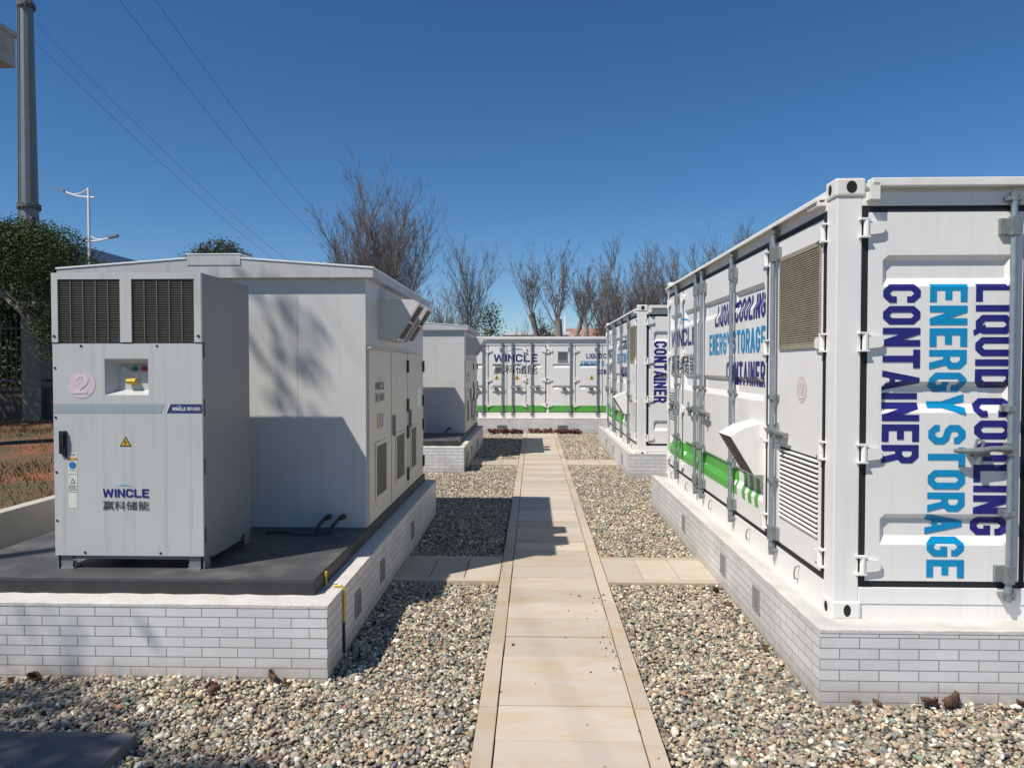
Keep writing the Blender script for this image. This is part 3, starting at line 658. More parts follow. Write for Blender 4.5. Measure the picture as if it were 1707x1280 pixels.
# ------------------------------------------------------------------ far container, long side towards us
def far_container():
    Y, ZB, X0, X1, Hh = 23.2, 0.436, -4.6, 7.59, 2.591
    root = thing('storage_container', (X0, Y, ZB), 'long white container across the end of the path, green band along its foot', 'container')
    front = lambda u, v, d: (u, Y - d, ZB + v)
    b = MB(); b.box(X0 + 0.05, X1 - 0.05, Y + 0.05, Y + 2.39, ZB + 0.1, ZB + Hh - 0.08)
    b.box(X0, X0 + .16, Y, Y + .16, ZB + .118, ZB + Hh - .118); b.box(X1 - .16, X1, Y, Y + .16, ZB + .118, ZB + Hh - .118)
    b.box(X0 + .16, X1 - .16, Y, Y + .05, ZB + .02, ZB + .19); b.box(X0 + .16, X1 - .16, Y, Y + .05, ZB + Hh - .27, ZB + Hh - .09)
    b.box(0.395, 0.475, Y, Y + 0.046, ZB + .19, ZB + Hh - .27)
    part('body', b, M['white'], root, bevel=0.006)
    r = MB(); r.box(X0 + .02, X1 - .02, Y - .07, Y + 2.40, ZB + Hh - .09, ZB + Hh); part('roof', r, M['cream'], root, bevel=0.01)
    V0, V1 = 0.215, 2.295; tops = [1.73, 1.05]
    # doors measured along x: edges, bar, hinge
    E_ = [(-1.60, -0.93, -0.99, 1), (-3.0, -2.32, -2.38, -1), (-2.29, -1.63, -1.74, 1)]
    px = lambda p: (p - 890) / 1220 * 23.2 + 0.0
    D = [(px(781), px(813), px(805), px(781), -1), (px(814.5), px(844.5), px(837), px(814), -1), (px(845.5), px(876.5), px(854), px(877), 1), (px(877.5), px(909), px(886), px(909.5), 1),
         (px(915), px(958.5), px(950.5), px(914.7), -1), (px(959.5), px(1003.5), px(995), px(959), -1), (px(1004.5), px(1048), px(1013), px(1049), 1)]
    x = px(781) - 0.03
    while x - 0.75 > X0 + 0.2: D.append((x - 0.72, x, x - 0.65, x + 0.01, 1)); x -= 0.76
    x = px(1048) + 0.05
    while x + 0.85 < X1 - 0.2: D.append((x, x + 0.82, x + 0.12, x + 0.83, 1)); x += 0.86
    doors = []
    for (u0, u1, bar, hu, hs) in D:
        dep, vbr, ubr = relief(u0 + 0.12, u1 - 0.12, tops, 0.12); doors.append((dep, u0, u1, vbr, ubr))
        d = part('door', door_panel(MB(), front, u0, u1, V0, V1, dep, vbr, ubr), M['white'], root)
        part('gasket', gasket_frame(front, u0, u1, V0, V1, wd=0.026, d=-0.01), M['gasket'], d)
        if u1 > -2.6 and u0 < 2.8:
            for hv in (2.14, 1.22, 0.42): part('hinge', hinge_mb(front, hu, hv, -hs), M['white'], d)
            lock_bar(d, front, bar, V0, V1, 0.985, -1 if bar > (u0 + u1) / 2 else 1, r=0.022, detail=False)
    def dd(u, v):
        for dep, a, b2, _, _ in doors:
            if a <= u <= b2: return dep(u, v)
        return 0.0
    vbr = doors[0][3]; VB = [-1] + vbr + [9]; UB = sorted([-9, 9] + sum([[a, b2] + ub for _, a, b2, _, ub in doors], []))
    def on(polys, place):
        out = []
        for q in polys:
            uv = [Vector(place(p)) for p in q]
            for dep, a, b2, _, _ in doors:
                c = clip(uv, 0, a + .003, b2 - .003)
                if len(c) >= 3: out.append(c)
        return out
    idp = lambda p: (p.x, p.y)
    k0 = px(823); wd_t = px(896) - k0
    pl, wd = layout('WINCLE', 1.0, 0.12, 0.80, 0.20); kk = wd_t / wd
    mb = MB(); paint(mb, on(pl, lambda p: (k0 + p.x * kk, 1.79 + p.y * 0.245)), idp, front, dd, VB, UB); part('logo_lettering', mb, M['navy'], root)
    mb = MB(); paint(mb, on(swoosh(px(880) - px(846), 0.09), lambda p: (px(846) + p.x, 2.09 + p.y)), idp, front, dd, VB, UB); part('logo_arc', mb, M['blue'], root)
    cp, cw, ch = cjk_polys('赢科储能', 1.0)
    mb = MB(); paint(mb, on(cp, lambda p: (k0 + p.x * wd_t / cw, 1.405 + p.y / ch * 0.29)), idp, front, dd, VB, UB); part('chinese_lettering', mb, M['grey_txt'], root)
    for text, vt, mt, ctr in (('LIQUID COOLING', 2.06, 'navy', 0), ('ENERGY STORAGE', 1.82, 'cyan', -0.17), ('CONTAINER', 1.56, 'navy', 0.32)):
        words, wd = layout_words(text, 0.165); x0 = px(977) + (ctr if ctr < 0 else (ctr and px(995) - px(977)))
        for pl in words:
            q = on(pl, lambda p: (x0 + p.x, vt - 0.165 + p.y))
            if q: mb = MB(); paint(mb, q, idp, front, dd, VB, UB); part('lettering', mb, M[mt], root)
    for q in on([[Vector((-4.4, .215)), Vector((7.4, .215)), Vector((7.4, .41)), Vector((-4.4, .41))]], idp):
        mb = MB(); paint(mb, [q], idp, front, dd, VB, UB); part('green_stripe', mb, M['green'], root)
    for p in (828, 862, 986):
        t = MB(); x = px(p); t.poly([front(x - .085, 1.235, .004), front(x + .085, 1.235, .004), front(x, 1.39, .004)]); o = part('warning_sticker', t, M['yellow'], root)
        t = MB(); t.poly([front(x - .02, 1.25, .006), front(x + .025, 1.25, .006), front(x + .012, 1.33, .006), front(x - .012, 1.33, .006)]); part('bolt_mark', t, M['black'], o)
    t = MB(); fbox(t, front, px(930), px(944.5), 1.845, 2.10, 0.0, 0.03); o = part('vent_box', t, M['gr_dark'], root)
    t = MB(); fbox(t, front, px(930) - .02, px(944.5) + .02, 1.825, 1.845, 0, .035); fbox(t, front, px(930) - .02, px(944.5) + .02, 2.10, 2.12, 0, .035); part('vent_trim', t, M['vent'], o)
    world()
far_container()

# ------------------------------------------------------------------ brick plinths
def vent_parts(root, spots, face):
    for (u, v) in spots:
        b = MB(); fbox(b, face, u - .085, u + .085, v - .095, v - .083, 0, .012); fbox(b, face, u - .085, u + .085, v + .083, v + .095, 0, .012); fbox(b, face, u - .085, u - .073, v - .083, v + .083, 0, .012); fbox(b, face, u + .073, u + .085, v - .083, v + .083, 0, .012)
        for j in range(6):
            z = v - .070 + j * .026; fbox(b, face, u - .073, u + .073, z, z + .013, 0, .009)
        o = part('air_vent', b, M['vent'], root)
        k = MB(); k.poly([face(u - .073, v - .083, .002), face(u + .073, v - .083, .002), face(u + .073, v + .083, .002), face(u - .073, v + .083, .002)]); part('vent_opening', k, M['void'], o)
def rough_cap(x0, x1, y0, y1, z, amp=0.012, seed=0, step=0.10, dip=None):
    """hand-trowelled render on top of a plinth"""
    rg = random.Random(seed); mb = MB(); nx = max(2, int((x1 - x0) / step)); ny = max(2, int((y1 - y0) / step))
    for j in range(ny + 1):
        for i in range(nx + 1):
            e = (i in (0, nx)) or (j in (0, ny))
            px_, py_ = x0 + (x1 - x0) * i / nx, y0 + (y1 - y0) * j / ny
            zz = z if dip is None else z - (z - dip) * min(1, max(0, (min(px_ - x0, py_ - y0) - .03) / .16))
            mb.v.append((px_, py_, zz + (0 if e else rg.uniform(0, amp)) - (rg.uniform(0, .004) if e else 0)))
    n = nx + 1
    for j in range(ny):
        for i in range(nx): mb.f.append((j * n + i, j * n + i + 1, (j + 1) * n + i + 1, (j + 1) * n + i))
    ring = [i for i in range(n)] + [j * n + nx for j in range(1, ny + 1)] + [ny * n + i for i in range(nx - 1, -1, -1)] + [j * n for j in range(ny - 1, 0, -1)]
    b = len(mb.v)
    for i in ring: mb.v.append((mb.v[i][0], mb.v[i][1], z - .022))
    for k in range(len(ring)):
        k2 = (k + 1) % len(ring); mb.f.append((ring[k], ring[k2], b + k2, b + k))
    return mb

def right_plinth(loc_y, length, label, seed, zt=0.412, vents=(1.0, 2.6, 4.2)):
    X0, X1 = 1.772, 4.75
    root = thing('brick_plinth', (X0, loc_y, 0), label, 'plinth', 'tiled brick plinths under the containers and kiosks')
    b = MB(); b.box(X0, X1, loc_y, loc_y + .028, -0.1, .432); b.box(X0, X0 + .028, loc_y + .028, loc_y + length, -0.1, .432); b.box(X0 + .028, X1, loc_y + .028, loc_y + length, -.1, zt - .045); part('brickwork', b, M['brick'], root)
    part('cap', rough_cap(X0 - .003, X1, loc_y - .003, loc_y + length, 0.455, .012, seed, step=.06, dip=zt - .003), M['mortar'], root, smooth=True)
    # render haunching up to the container
    h = MB(); y0 = loc_y + 0.10; yb = loc_y + length - 0.10
    vent_parts(root, [(loc_y + v, 0.235) for v in vents], lambda u, v, d: (X0 - d, u, v))
    world(); return root
right_plinth(4.548, 6.50, 'pale tiled brick plinth carrying the near container, three air vents along its side', 1, vents=(1.28, 2.30, 4.1))
right_plinth(13.70, 6.50, 'pale tiled brick plinth under the half hidden second container', 2, zt=.357, vents=(1.0, 2.6, 4.2))
def far_plinth():
    root = thing('brick_plinth', (-4.9, 22.95, 0), 'low pale brick plinth running across the end of the path under the far container', 'plinth', 'tiled brick plinths under the containers and kiosks')
    b = MB(); b.box(-4.9, 7.9, 22.95, 25.9, -.1, .44); part('brickwork', b, M['brick'], root)
    part('cap', rough_cap(-4.903, 7.9, 22.947, 25.9, .462, .01, 3, .25), M['mortar'], root, smooth=True)
    for x in (-1.0, 0.9):
        vent_parts(root, [(x, .16)], lambda u, v, d: (x + (u - x) * 1.9, 22.95 - d, .16 + (v - .16) * .9))
    world()
far_plinth()

# ------------------------------------------------------------------ left plinth with slab; cabinet; kiosk
PX, PY = -1.374, 4.794
def left_plinth():
    root = thing('brick_plinth', (PX, PY, 0), 'pale tiled brick plinth in the left foreground with a dark slab on top', 'plinth', 'tiled brick plinths under the containers and kiosks')
    b = MB(); b.box(-4.57, PX, PY, PY + 5.43, -.1, .472); part('brickwork', b, M['brick'], root)
    part('cap', rough_cap(-4.57, PX + .003, PY - .003, PY + 5.43, .492, .008, 11), M['mortar'], root, smooth=True)
    s = MB(); s.box(-4.33, -1.515, PY + .20, PY + 5.33, .480, .594); o = part('slab', s, M['slab_edge'], root, bevel=.012)
    s = MB(); s.box(-4.32, -1.527, PY + .212, PY + 5.32, .590, .5985); part('slab_surface', s, M['slab'], o)
    vent_parts(root, [(PY + .83, .235), (PY + 1.75, .235), (PY + 3.4, .235)], lambda u, v, d: (PX + d, u, v))
    t = MB(); yy = PY + .42
    t.tube([(-1.50, yy, .60), (-1.506, yy + .01, .53), (-1.498, yy, .498)], .010, 6)
    t.tube([(-1.44, yy - .02, .504), (-1.385, yy - .03, .508), (-1.362, yy - .03, .485), (-1.364, yy - .03, .40), (-1.364, yy - .028, .24)], .009, 6)
    part('grounding_strap', t, M['yellow'], root, smooth=True)
    t = MB(); t.tube([(-1.365, yy - .028, .245), (-1.365, yy - .026, .02)], .011, 6); part('strap_tail', t, M['black'], root)
    world(); return root
lp1 = left_plinth()
DY2 = 9.52
lp2 = copy_tree(lp1); lp2.location.y += DY2
lp2['label'] = 'pale tiled brick plinth farther back on the left, under the smaller-looking second kiosk'

def power_cabinet():
    CX0, CX1, CY, CB, Z0, ZS, ZT = -3.502, -2.404, 5.228, 6.115, .70, 2.252, 2.757
    root = thing('power_cabinet', (CX0, CY, .5985), 'tall grey electrical cabinet on four feet with two dark grilles and a yellow switch', 'electrical cabinet', 'grey power cabinets')
    f = lambda u, v, d: (u, CY - d, v)
    rx0, rx1, rz0, rz1 = -3.118, -2.796, 1.873, 2.137
    b = MB()
    b.box(CX0 + .002, CX1, CY + .12, CB, Z0 - .005, ZT)
    b.box(CX0 + .002, rx0 - .01, CY + .02, CY + .119, Z0 - .005, ZT); b.box(rx1 + .01, CX1, CY + .02, CY + .119, Z0 - .005, ZT)
    b.box(rx0 - .01, rx1 + .01, CY + .02, CY + .119, Z0 - .005, rz0 - .01); b.box(rx0 - .01, rx1 + .01, CY + .02, CY + .119, rz1 + .01, ZT)
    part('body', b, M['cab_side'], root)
    # front door panel with the recess cut out
    p = MB()
    fbox(p, f, CX0, rx0, Z0, ZS - .006, -.018, 0); fbox(p, f, rx1, CX1 + .002, Z0, ZS - .006, -.018, 0)
    fbox(p, f, rx0, rx1, Z0, rz0, -.018, 0); fbox(p, f, rx0, rx1, rz1, ZS - .006, -.018, 0)
    d = part('door', p, M['cab'], root)
    # recess box
    q = MB(); D = -.085
    ix0, ix1, iz0, iz1 = rx0 + .05, rx1 - .006, rz0 + .035, rz1 - .05
    q.poly([f(ix0, iz0, D), f(ix1, iz0, D), f(ix1, iz1, D), f(ix0, iz1, D)])
    q.poly([f(rx0, rz0, -.001), f(rx1, rz0, -.001), f(ix1, iz0, D), f(ix0, iz0, D)]); q.poly([f(rx0, rz1, -.001), f(ix0, iz1, D), f(ix1, iz1, D), f(rx1, rz1, -.001)])
    q.poly([f(rx0, rz0, -.001), f(ix0, iz0, D), f(ix0, iz1, D), f(rx0, rz1, -.001)]); q.poly([f(rx1, rz0, -.001), f(rx1, rz1, -.001), f(ix1, iz1, D), f(ix1, iz0, D)])
    # body front has to be opened behind the recess: replaced by boxes
    rc = part('switch_recess', q, M['cab'], d)
    for (x, mt, nm) in ((-3.008, 'wht_btn', 'push_button'), (-2.936, 'grn_btn', 'push_button'), (-2.866, 'red', 'push_button')):
        t = MB(); t.tube([f(x, 2.064, D), f(x, 2.064, D + .02), f(x, 2.064, D + .034)], [.019, .019, .014], 14); part(nm, t, M[mt], rc, label={'wht_btn': 'white push button', 'grn_btn': 'green push button', 'red': 'red push button'}[mt], smooth=True)
    t = MB(); t.tube([f(-2.948, 1.970, D), f(-2.948, 1.970, D + .02)], .026, 16); t.tube([f(-2.985, 1.972, D + .03), f(-2.915, 1.972, D + .03)], [.019, .023], 8); part('rotary_switch', t, M['yellow'], rc, smooth=True)
    # top cooling module
    t = MB(); g = [(-3.456, -2.996), (-2.912, -2.452)]; gz0, gz1 = 2.256, 2.712
    fbox(t, f, CX0, CX1 + .002, gz1, ZT + .002, -.019, .006); fbox(t, f, CX0, g[0][0], gz0, gz1, -.019, .006); fbox(t, f, g[0][1], g[1][0], gz0, gz1, -.019, .006); fbox(t, f, g[1][1], CX1 + .002, gz0, gz1, -.019, .006)
    top = part('cooling_module', t, M['cab'], root)
    for (a, b2) in g:
        k = MB(); k.poly([f(a, gz0, -.016), f(b2, gz0, -.016), f(b2, gz1, -.016), f(a, gz1, -.016)]); gr = part('grille', k, M['filter'], top)
        k = MB()
        for j in range(27): z = gz0 + .010 + j * .0168; fbox(k, f, a, b2, z, z + .0050, -.009, -.004)
        part('wire_guard', k, M['fins'], gr)
        k = MB()
        for j in range(1, 5): x = a + (b2 - a) * j / 5; fbox(k, f, x - .0035, x + .0035, gz0, gz1, -.012, .001)
        fbox(k, f, a, a + .006, gz0, gz1, -.012, .001); fbox(k, f, b2 - .006, b2, gz0, gz1, -.012, .001)
        part('guard_rib', k, M['fins'], gr)
    # screws
    t = MB()
    for (x, z) in ((-3.29, ZS - .022), (-2.73, ZS - .022), (CX0 + .017, 2.07), (CX0 + .017, 1.71), (CX0 + .017, 1.31), (CX0 + .017, .955), (-3.28, .722), (-2.72, .722)):
        t = MB(); t.tube([f(x, z, .0), f(x, z, .004)], .0085, 8); part('screw', t, M['black'], d)
    for x in (CX0 + .018, CX1 - .018): t = MB(); t.tube([f(x, 2.30, .006), f(x, 2.30, .011)], .010, 8); part('screw', t, M['black'], top)
    # band, sticker, handle, signs
    t = MB(); t.poly([f(CX0, 1.742, .0015), f(-2.70, 1.742, .0015), f(-2.672, 1.808, .0015), f(CX0, 1.808, .0015)]); part('grey_band', t, M['stripe'], d)
    t = MB()
    for j in range(2): x = -2.700 + j * .022; t.poly([f(x + .006, 1.742, .0015), f(x + .013, 1.742, .0015), f(x + .041, 1.808, .0015), f(x + .034, 1.808, .0015)])
    part('white_slash', t, M['lampwhite'], d)
    t = MB(); t.poly([f(-2.662, 1.742, .0015), f(CX1 + .001, 1.742, .0015), f(CX1 + .001, 1.808, .0015), f(-2.634, 1.808, .0015)]); bn = part('navy_band', t, M['band_navy'], d)
    pl, wd = layout('WINCLE', 1.0, .12, .8, .2); t = MB(); paint(t, pl, lambda p: (-2.620 + p.x / wd * .098, 1.761 + p.y * .024), f, flat, WIDE, WIDE, .003); part('band_lettering', t, M['lampwhite'], bn)
    cp, cw, ch = cjk_polys('赢科储能', 1.0); t = MB(); paint(t, cp, lambda p: (-2.512 + p.x / cw * .098, 1.761 + p.y / ch * .026), f, flat, WIDE, WIDE, .003); part('band_lettering', t, M['lampwhite'], bn)
    t = MB(); paint(t, swoosh(.045, .008), lambda p: (-2.592 + p.x, 1.787 + p.y), f, flat, WIDE, WIDE, .003); part('band_arc', t, M['lampwhite'], bn)
    t = MB(); t.poly([f(-3.290 + .102 * math.cos(k * math.pi / 16), 1.951 + .102 * math.sin(k * math.pi / 16), .002) for k in range(32)]); s = part('round_sticker', t, M['pink'], d)
    t = MB(); paint(t, stroke([(.06, .70), (.16, .92), (.44, .92), (.56, .72), (.50, .52), (.08, .08), (.58, .08)], .16), lambda p: (-3.345 + p.x * .17, 1.885 + p.y * .14), f, flat, WIDE, WIDE, .0035); part('number_two', t, M['cab_faded'], s)
    t = MB(); fbox(t, f, -3.452, -3.403, 1.445, 1.612, 0, .022); fbox(t, f, -3.440, -3.410, 1.50, 1.60, .022, .034); t.prism([f(-3.432, 1.445, .004), f(-3.402, 1.445, .004), f(-3.402, 1.415, .004)], (0, -.014, 0)); part('door_handle', t, M['black'], d, bevel=.003)
    t = MB(); t.poly([f(-3.012, 1.500, .0015), f(-2.925, 1.500, .0015), f(-2.9685, 1.574, .0015)]); s = part('warning_sign', t, M['black'], d)
    t = MB(); t.poly([f(-3.000, 1.5065, .003), f(-2.937, 1.5065, .003), f(-2.9685, 1.561, .003)]); part('sign_face', t, M['yellow'], s)
    t = MB(); t.poly([f(-2.971, 1.546, .0045), f(-2.966, 1.546, .0045), f(-2.974, 1.530, .0045), f(-2.981, 1.530, .0045)]); t.poly([f(-2.981, 1.530, .0045), f(-2.960, 1.533, .0045), f(-2.968, 1.511, .0045), f(-2.972, 1.511, .0045), f(-2.968, 1.526, .0045)]); part('bolt_mark', t, M['black'], s)
    t = MB(); t.poly([f(-3.398, 1.048, .0015), f(-3.331, 1.048, .0015), f(-3.331, 1.455, .0015), f(-3.398, 1.455, .0015)]); s = part('label_strip', t, M['palesign'], d)
    t = MB(); t.poly([f(-3.396, 1.398, .003), f(-3.333, 1.398, .003), f(-3.333, 1.416, .003), f(-3.396, 1.416, .003)]); part('orange_mark', t, M['orange'], s)
    t = MB(); t.poly([f(-3.3645 + .027 * math.cos(k * math.pi / 10), 1.362 + .027 * math.sin(k * math.pi / 10), .003) for k in range(20)]); part('blue_mark', t, M['blue'], s)
    t = MB(); t.poly([f(-3.386, 1.228, .003), f(-3.343, 1.228, .003), f(-3.3645, 1.268, .003)]); part('triangle_mark', t, M['grey_txt'], s)
    t = MB(); t.poly([f(-3.378, 1.232, .004), f(-3.351, 1.232, .004), f(-3.3645, 1.257, .004)]); part('triangle_face', t, M['palesign'], s)
    rg = random.Random(3); t = MB()
    for z in (1.44, 1.432, 1.322, 1.293, 1.21, 1.20, 1.19, 1.18, 1.165):
        x = -3.394
        while x < -3.345: wq = rg.uniform(.006, .014); t.poly([f(x, z, .003), f(x + wq, z, .003), f(x + wq, z + .004, .003), f(x, z + .004, .003)]); x += wq + .004
    part('small_print', t, M['grey_txt'], s)
    logo(d, f, -3.143, 1.190, .343, 1)
    # legs, foot plates, cross bar
    for (x, s) in ((CX0 + .03, 1), (CX1 - .03, -1)):
        for (y, sy) in ((CY + .02, 1), (CB - .02, -1)):
            t = MB(); xa, xb = sorted((x, x + s * .085)); ya, yb = sorted((y, y + sy * .10)); t.box(xa, xb, ya, ya + .008 if sy > 0 else yb, .5985, Z0 - .004) if sy > 0 else t.box(xa, xb, yb - .008, yb, .5985, Z0 - .004)
            t.box(*sorted((x - s * .028, x - s * .020)), ya, yb, .5985, Z0 + .02)
            t.box(*sorted((x - s * .0, x + s * .10)), ya - .012, yb, .5985, .606)
            lg = part('leg', t, M['darkzinc'], root)
            t = MB(); t.tube([(x + s * .085, y + sy * .03, .606), (x + s * .085, y + sy * .03, .650)], .010, 6); t.tube([(x + s * .085, y + sy * .03, .618), (x + s * .085, y + sy * .03, .632)], .02, 6)
            part('anchor_bolt', t, M['zinc'], lg)
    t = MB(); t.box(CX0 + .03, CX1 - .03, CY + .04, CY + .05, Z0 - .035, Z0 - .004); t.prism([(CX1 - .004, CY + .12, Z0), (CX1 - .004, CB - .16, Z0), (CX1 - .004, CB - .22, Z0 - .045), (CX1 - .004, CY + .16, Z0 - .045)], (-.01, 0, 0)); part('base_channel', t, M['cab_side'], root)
    # hinges on the right flank
    for z in (2.20, 1.78, 1.35, .85): t = MB(); t.box(CX1, CX1 + .006, CY + .03, CY + .045, z - .06, z + .06); part('side_hinge', t, M['gr_dark'], root)
    world(); return root
cab1 = power_cabinet()
cab2 = copy_tree(cab1); cab2.location.y += DY2
cab2['label'] = 'second grey electrical cabinet standing in front of the farther kiosk, hidden but for its shadow'

def kiosk():
    SX0, SX1, SY, SB, Z0, ZT = -4.26, -1.535, 6.65, 10.10, .5985, 2.90
    root = thing('substation_kiosk', (SX1, SY, Z0), 'large light grey kiosk with a low gable roof, standing behind the tall cabinet', 'kiosk', 'grey substation kiosks')
    f = lambda u, v, d: (u, SY - d, v)
    s = lambda u, v, d: (SX1 + d, u, v)
    b = MB(); b.box(SX0, SX1, SY, SB, Z0, ZT); part('wall', b, M['sub'], root, bevel=.004)
    t = MB()
    for x in (-2.17, -3.3): fbox(t, f, x - .004, x + .004, Z0 + .02, ZT - .02, 0, .0025)
    part('panel_seam', t, M['sub'], root)
    # roof: low gable with thick fascia and ridge cap
    fy, by = SY - .068, SB + .06; xl, xr = -4.36, -1.452
    r = MB(); rc = -2.905
    r.prism([(xl, fy, 2.885), (xr, fy, 2.885), (xr, fy, 2.972), (rc + .24, fy, 3.062), (rc - .24, fy, 3.062), (xl, fy, 2.975)], (0, by - fy, 0))
    rf = part('roof', r, M['roofgrey'], root)
    r = MB(); r.prism([(rc - .245, fy - .006, 3.0), (rc + .245, fy - .006, 3.0), (rc + .245, fy - .006, 3.094), (rc - .245, fy - .006, 3.094)], (0, by - fy + .012, 0)); part('ridge_cap', r, M['roofgrey'], rf)
    r = MB()
    r.prism([(xr + .006, fy - .008, 2.966), (xr + .006, fy - .008, 2.980), (rc + .25, fy - .008, 3.071), (rc + .25, fy - .008, 3.057)], (0, by - fy + .016, 0)); r.prism([(xl - .006, fy - .008, 2.969), (rc - .25, fy - .008, 3.057), (rc - .25, fy - .008, 3.071), (xl - .006, fy - .008, 2.983)], (0, by - fy + .016, 0))
    r.box(rc - .25, rc + .25, fy - .010, by + .01, 3.094, 3.104)
    part('roof_sheet', r, M['lampwhite'], rf)
    # right flank: base panel, ledge, doors, vents
    d = MB(); fbox(d, s, SY + .02, 9.95, Z0 + .015, 2.245, 0, .012); pn = part('side_panel', d, M['sub_door'], root)
    t = MB(); fbox(t, s, SY + .01, 9.20, 2.245, 2.262, 0, .045); part('rain_ledge', t, M['roofgrey'], root)
    for (a, b2) in ((SY + .03, 7.700), (7.735, 8.72), (8.755, 9.94)):
        t = MB(); fbox(t, s, a, b2, Z0 + .03, 2.235, .012, .022); dr = part('door', t, M['sub_door'], root)
        t = MB(); fbox(t, s, b2 + .004, b2 + .030, Z0 + .03, 2.235, .012, .014); part('door_gap', t, M['void'], dr)
        va = {SY + .03: (6.95, 7.42), 7.735: (7.98, 8.45), 8.755: (8.95, 9.30)}[a]
        t = MB(); z0, z1 = .83, 1.315
        fbox(t, s, va[0] - .04, va[1] + .04, z1, z1 + .035, .022, .032); fbox(t, s, va[0] - .04, va[1] + .04, z0 - .03, z0, .022, .032); fbox(t, s, va[0] - .04, va[0], z0, z1, .022, .032); fbox(t, s, va[1], va[1] + .04, z0, z1, .022, .032)
        vf = part('vent_frame', t, M['sub_door'], dr)
        t = MB()
        for j in range(20): z = z0 + j * (z1 - z0) / 20; fbox(t, s, va[0], va[1], z + .004, z + .018, .023, .028)
        part('vent_slat', t, M['gr_dark'], vf)
        t = MB(); t.poly([s(va[0], z0, .0225), s(va[1], z0, .0225), s(va[1], z1, .0225), s(va[0], z1, .0225)]); part('vent_screen', t, M['filter'], vf)
        if a > 7:
            for z in (2.08, 1.62, 1.30, .80):
                t = MB(); fbox(t, s, b2 - .05, b2 + .02, z - .075, z + .075, .022, .045); part('hinge', t, M['black'], dr, bevel=.004)
            t = MB(); fbox(t, s, a + .05, a + .085, 1.34, 1.56, .022, .055); part('door_handle', t, M['darkzinc'], dr, bevel=.004)
    # logo, stickers
    def fs(u, v, d): return s(u, v, d + .022)
    logo(pn, fs, 6.93, 1.93, .42, 1, marks=('grey_txt', 'grey_txt', 'grey_txt'))
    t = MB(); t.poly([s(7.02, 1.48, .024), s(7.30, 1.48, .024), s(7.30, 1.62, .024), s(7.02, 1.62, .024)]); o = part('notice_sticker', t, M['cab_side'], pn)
    t = MB(); t.poly([s(7.02, 1.48, .0255), s(7.09, 1.48, .0255), s(7.09, 1.62, .0255), s(7.02, 1.62, .0255)]); part('yellow_edge', t, M['yellow'], o)
    t = MB(); t.poly([s(8.05 + .28 * q[0], 1.82 + .22 * q[1], .024) for q in ((0, .25), (1, .25), (.5, 1))]); t.poly([s(8.1, 1.80, .024), s(8.28, 1.80, .024), s(8.28, 1.84, .024), s(8.1, 1.84, .024)]); part('door_sticker', t, M['bldwhite'], pn)
    t = MB(); t.poly([s(9.45, 1.55, .024), s(9.75, 1.55, .024), s(9.75, 1.80, .024), s(9.45, 1.80, .024)]); part('paper_notice', t, M['lampwhite'], pn)
    # two air hoods with sloping louvred mouths
    for (a, b2) in ((7.20, 7.575), (7.79, 8.135)):
        zt, zb, xo, xb = 2.742, 2.345, .375, .165; h = MB()
        prof = lambda y: [s(y, zb, 0), s(y, zt, 0), s(y, zt, xo - .03), s(y, zt - .035, xo + .02), s(y, zb, xb)]
        h.prism(prof(a), (0, .006, 0)); h.prism(prof(b2 - .006), (0, .006, 0))
        h.poly([s(a, zt, 0), s(b2, zt, 0), s(b2, zt, xo - .03), s(a, zt, xo - .03)]); h.poly([s(a, zt, xo - .03), s(b2, zt, xo - .03), s(b2, zt - .035, xo + .02), s(a, zt - .035, xo + .02)])
        h.poly([s(a, zb, 0), s(b2, zb, 0), s(b2, zb, xb), s(a, zb, xb)])
        ho = part('air_hood', h, M['sub'], root)
        # mouth frame and slats
        A = Vector((xo + .02, zt - .035)); B = Vector((xb, zb)); k = MB()
        P = lambda t, y, off=0.004: s(y, A.y + (B.y - A.y) * t - off * .5, A.x + (B.x - A.x) * t + off)
        def bar(t0, t1, y0, y1, o0, o1):
            k.v += [P(t0, y0, o0), P(t1, y0, o0), P(t1, y1, o0), P(t0, y1, o0), P(t0, y0, o1), P(t1, y0, o1), P(t1, y1, o1), P(t0, y1, o1)]
            n = len(k.v) - 8; k.f += [tuple(n + i for i in q) for q in ((3, 2, 1, 0), (4, 5, 6, 7), (0, 1, 5, 4), (1, 2, 6, 5), (2, 3, 7, 6), (3, 0, 4, 7))]
        bar(0, .06, a, b2, -.004, .014); bar(.94, 1, a, b2, -.004, .014); bar(.48, .52, a, b2, -.004, .014); bar(.06, .94, a, a + .03, -.004, .014); bar(.06, .94, b2 - .03, b2, -.004, .014)
        part('hood_frame', k, M['roofgrey'], ho)
        k = MB()
        for j in range(14):
            t = .08 + j * .062; bar(t, t + .03, a + .03, b2 - .03, -.02, -.004)
        part('hood_slat', k, M['gr_dark'], ho)
    t = MB()
    fbox(t, s, 8.9, 9.1, 1.55, 1.95, .022, .05)
    world(); return root
k1 = kiosk()
k2 = copy_tree(k1); k2.location.y += DY2
k2['label'] = 'light grey kiosk farther back, smaller in view, beside the long container across the path end'

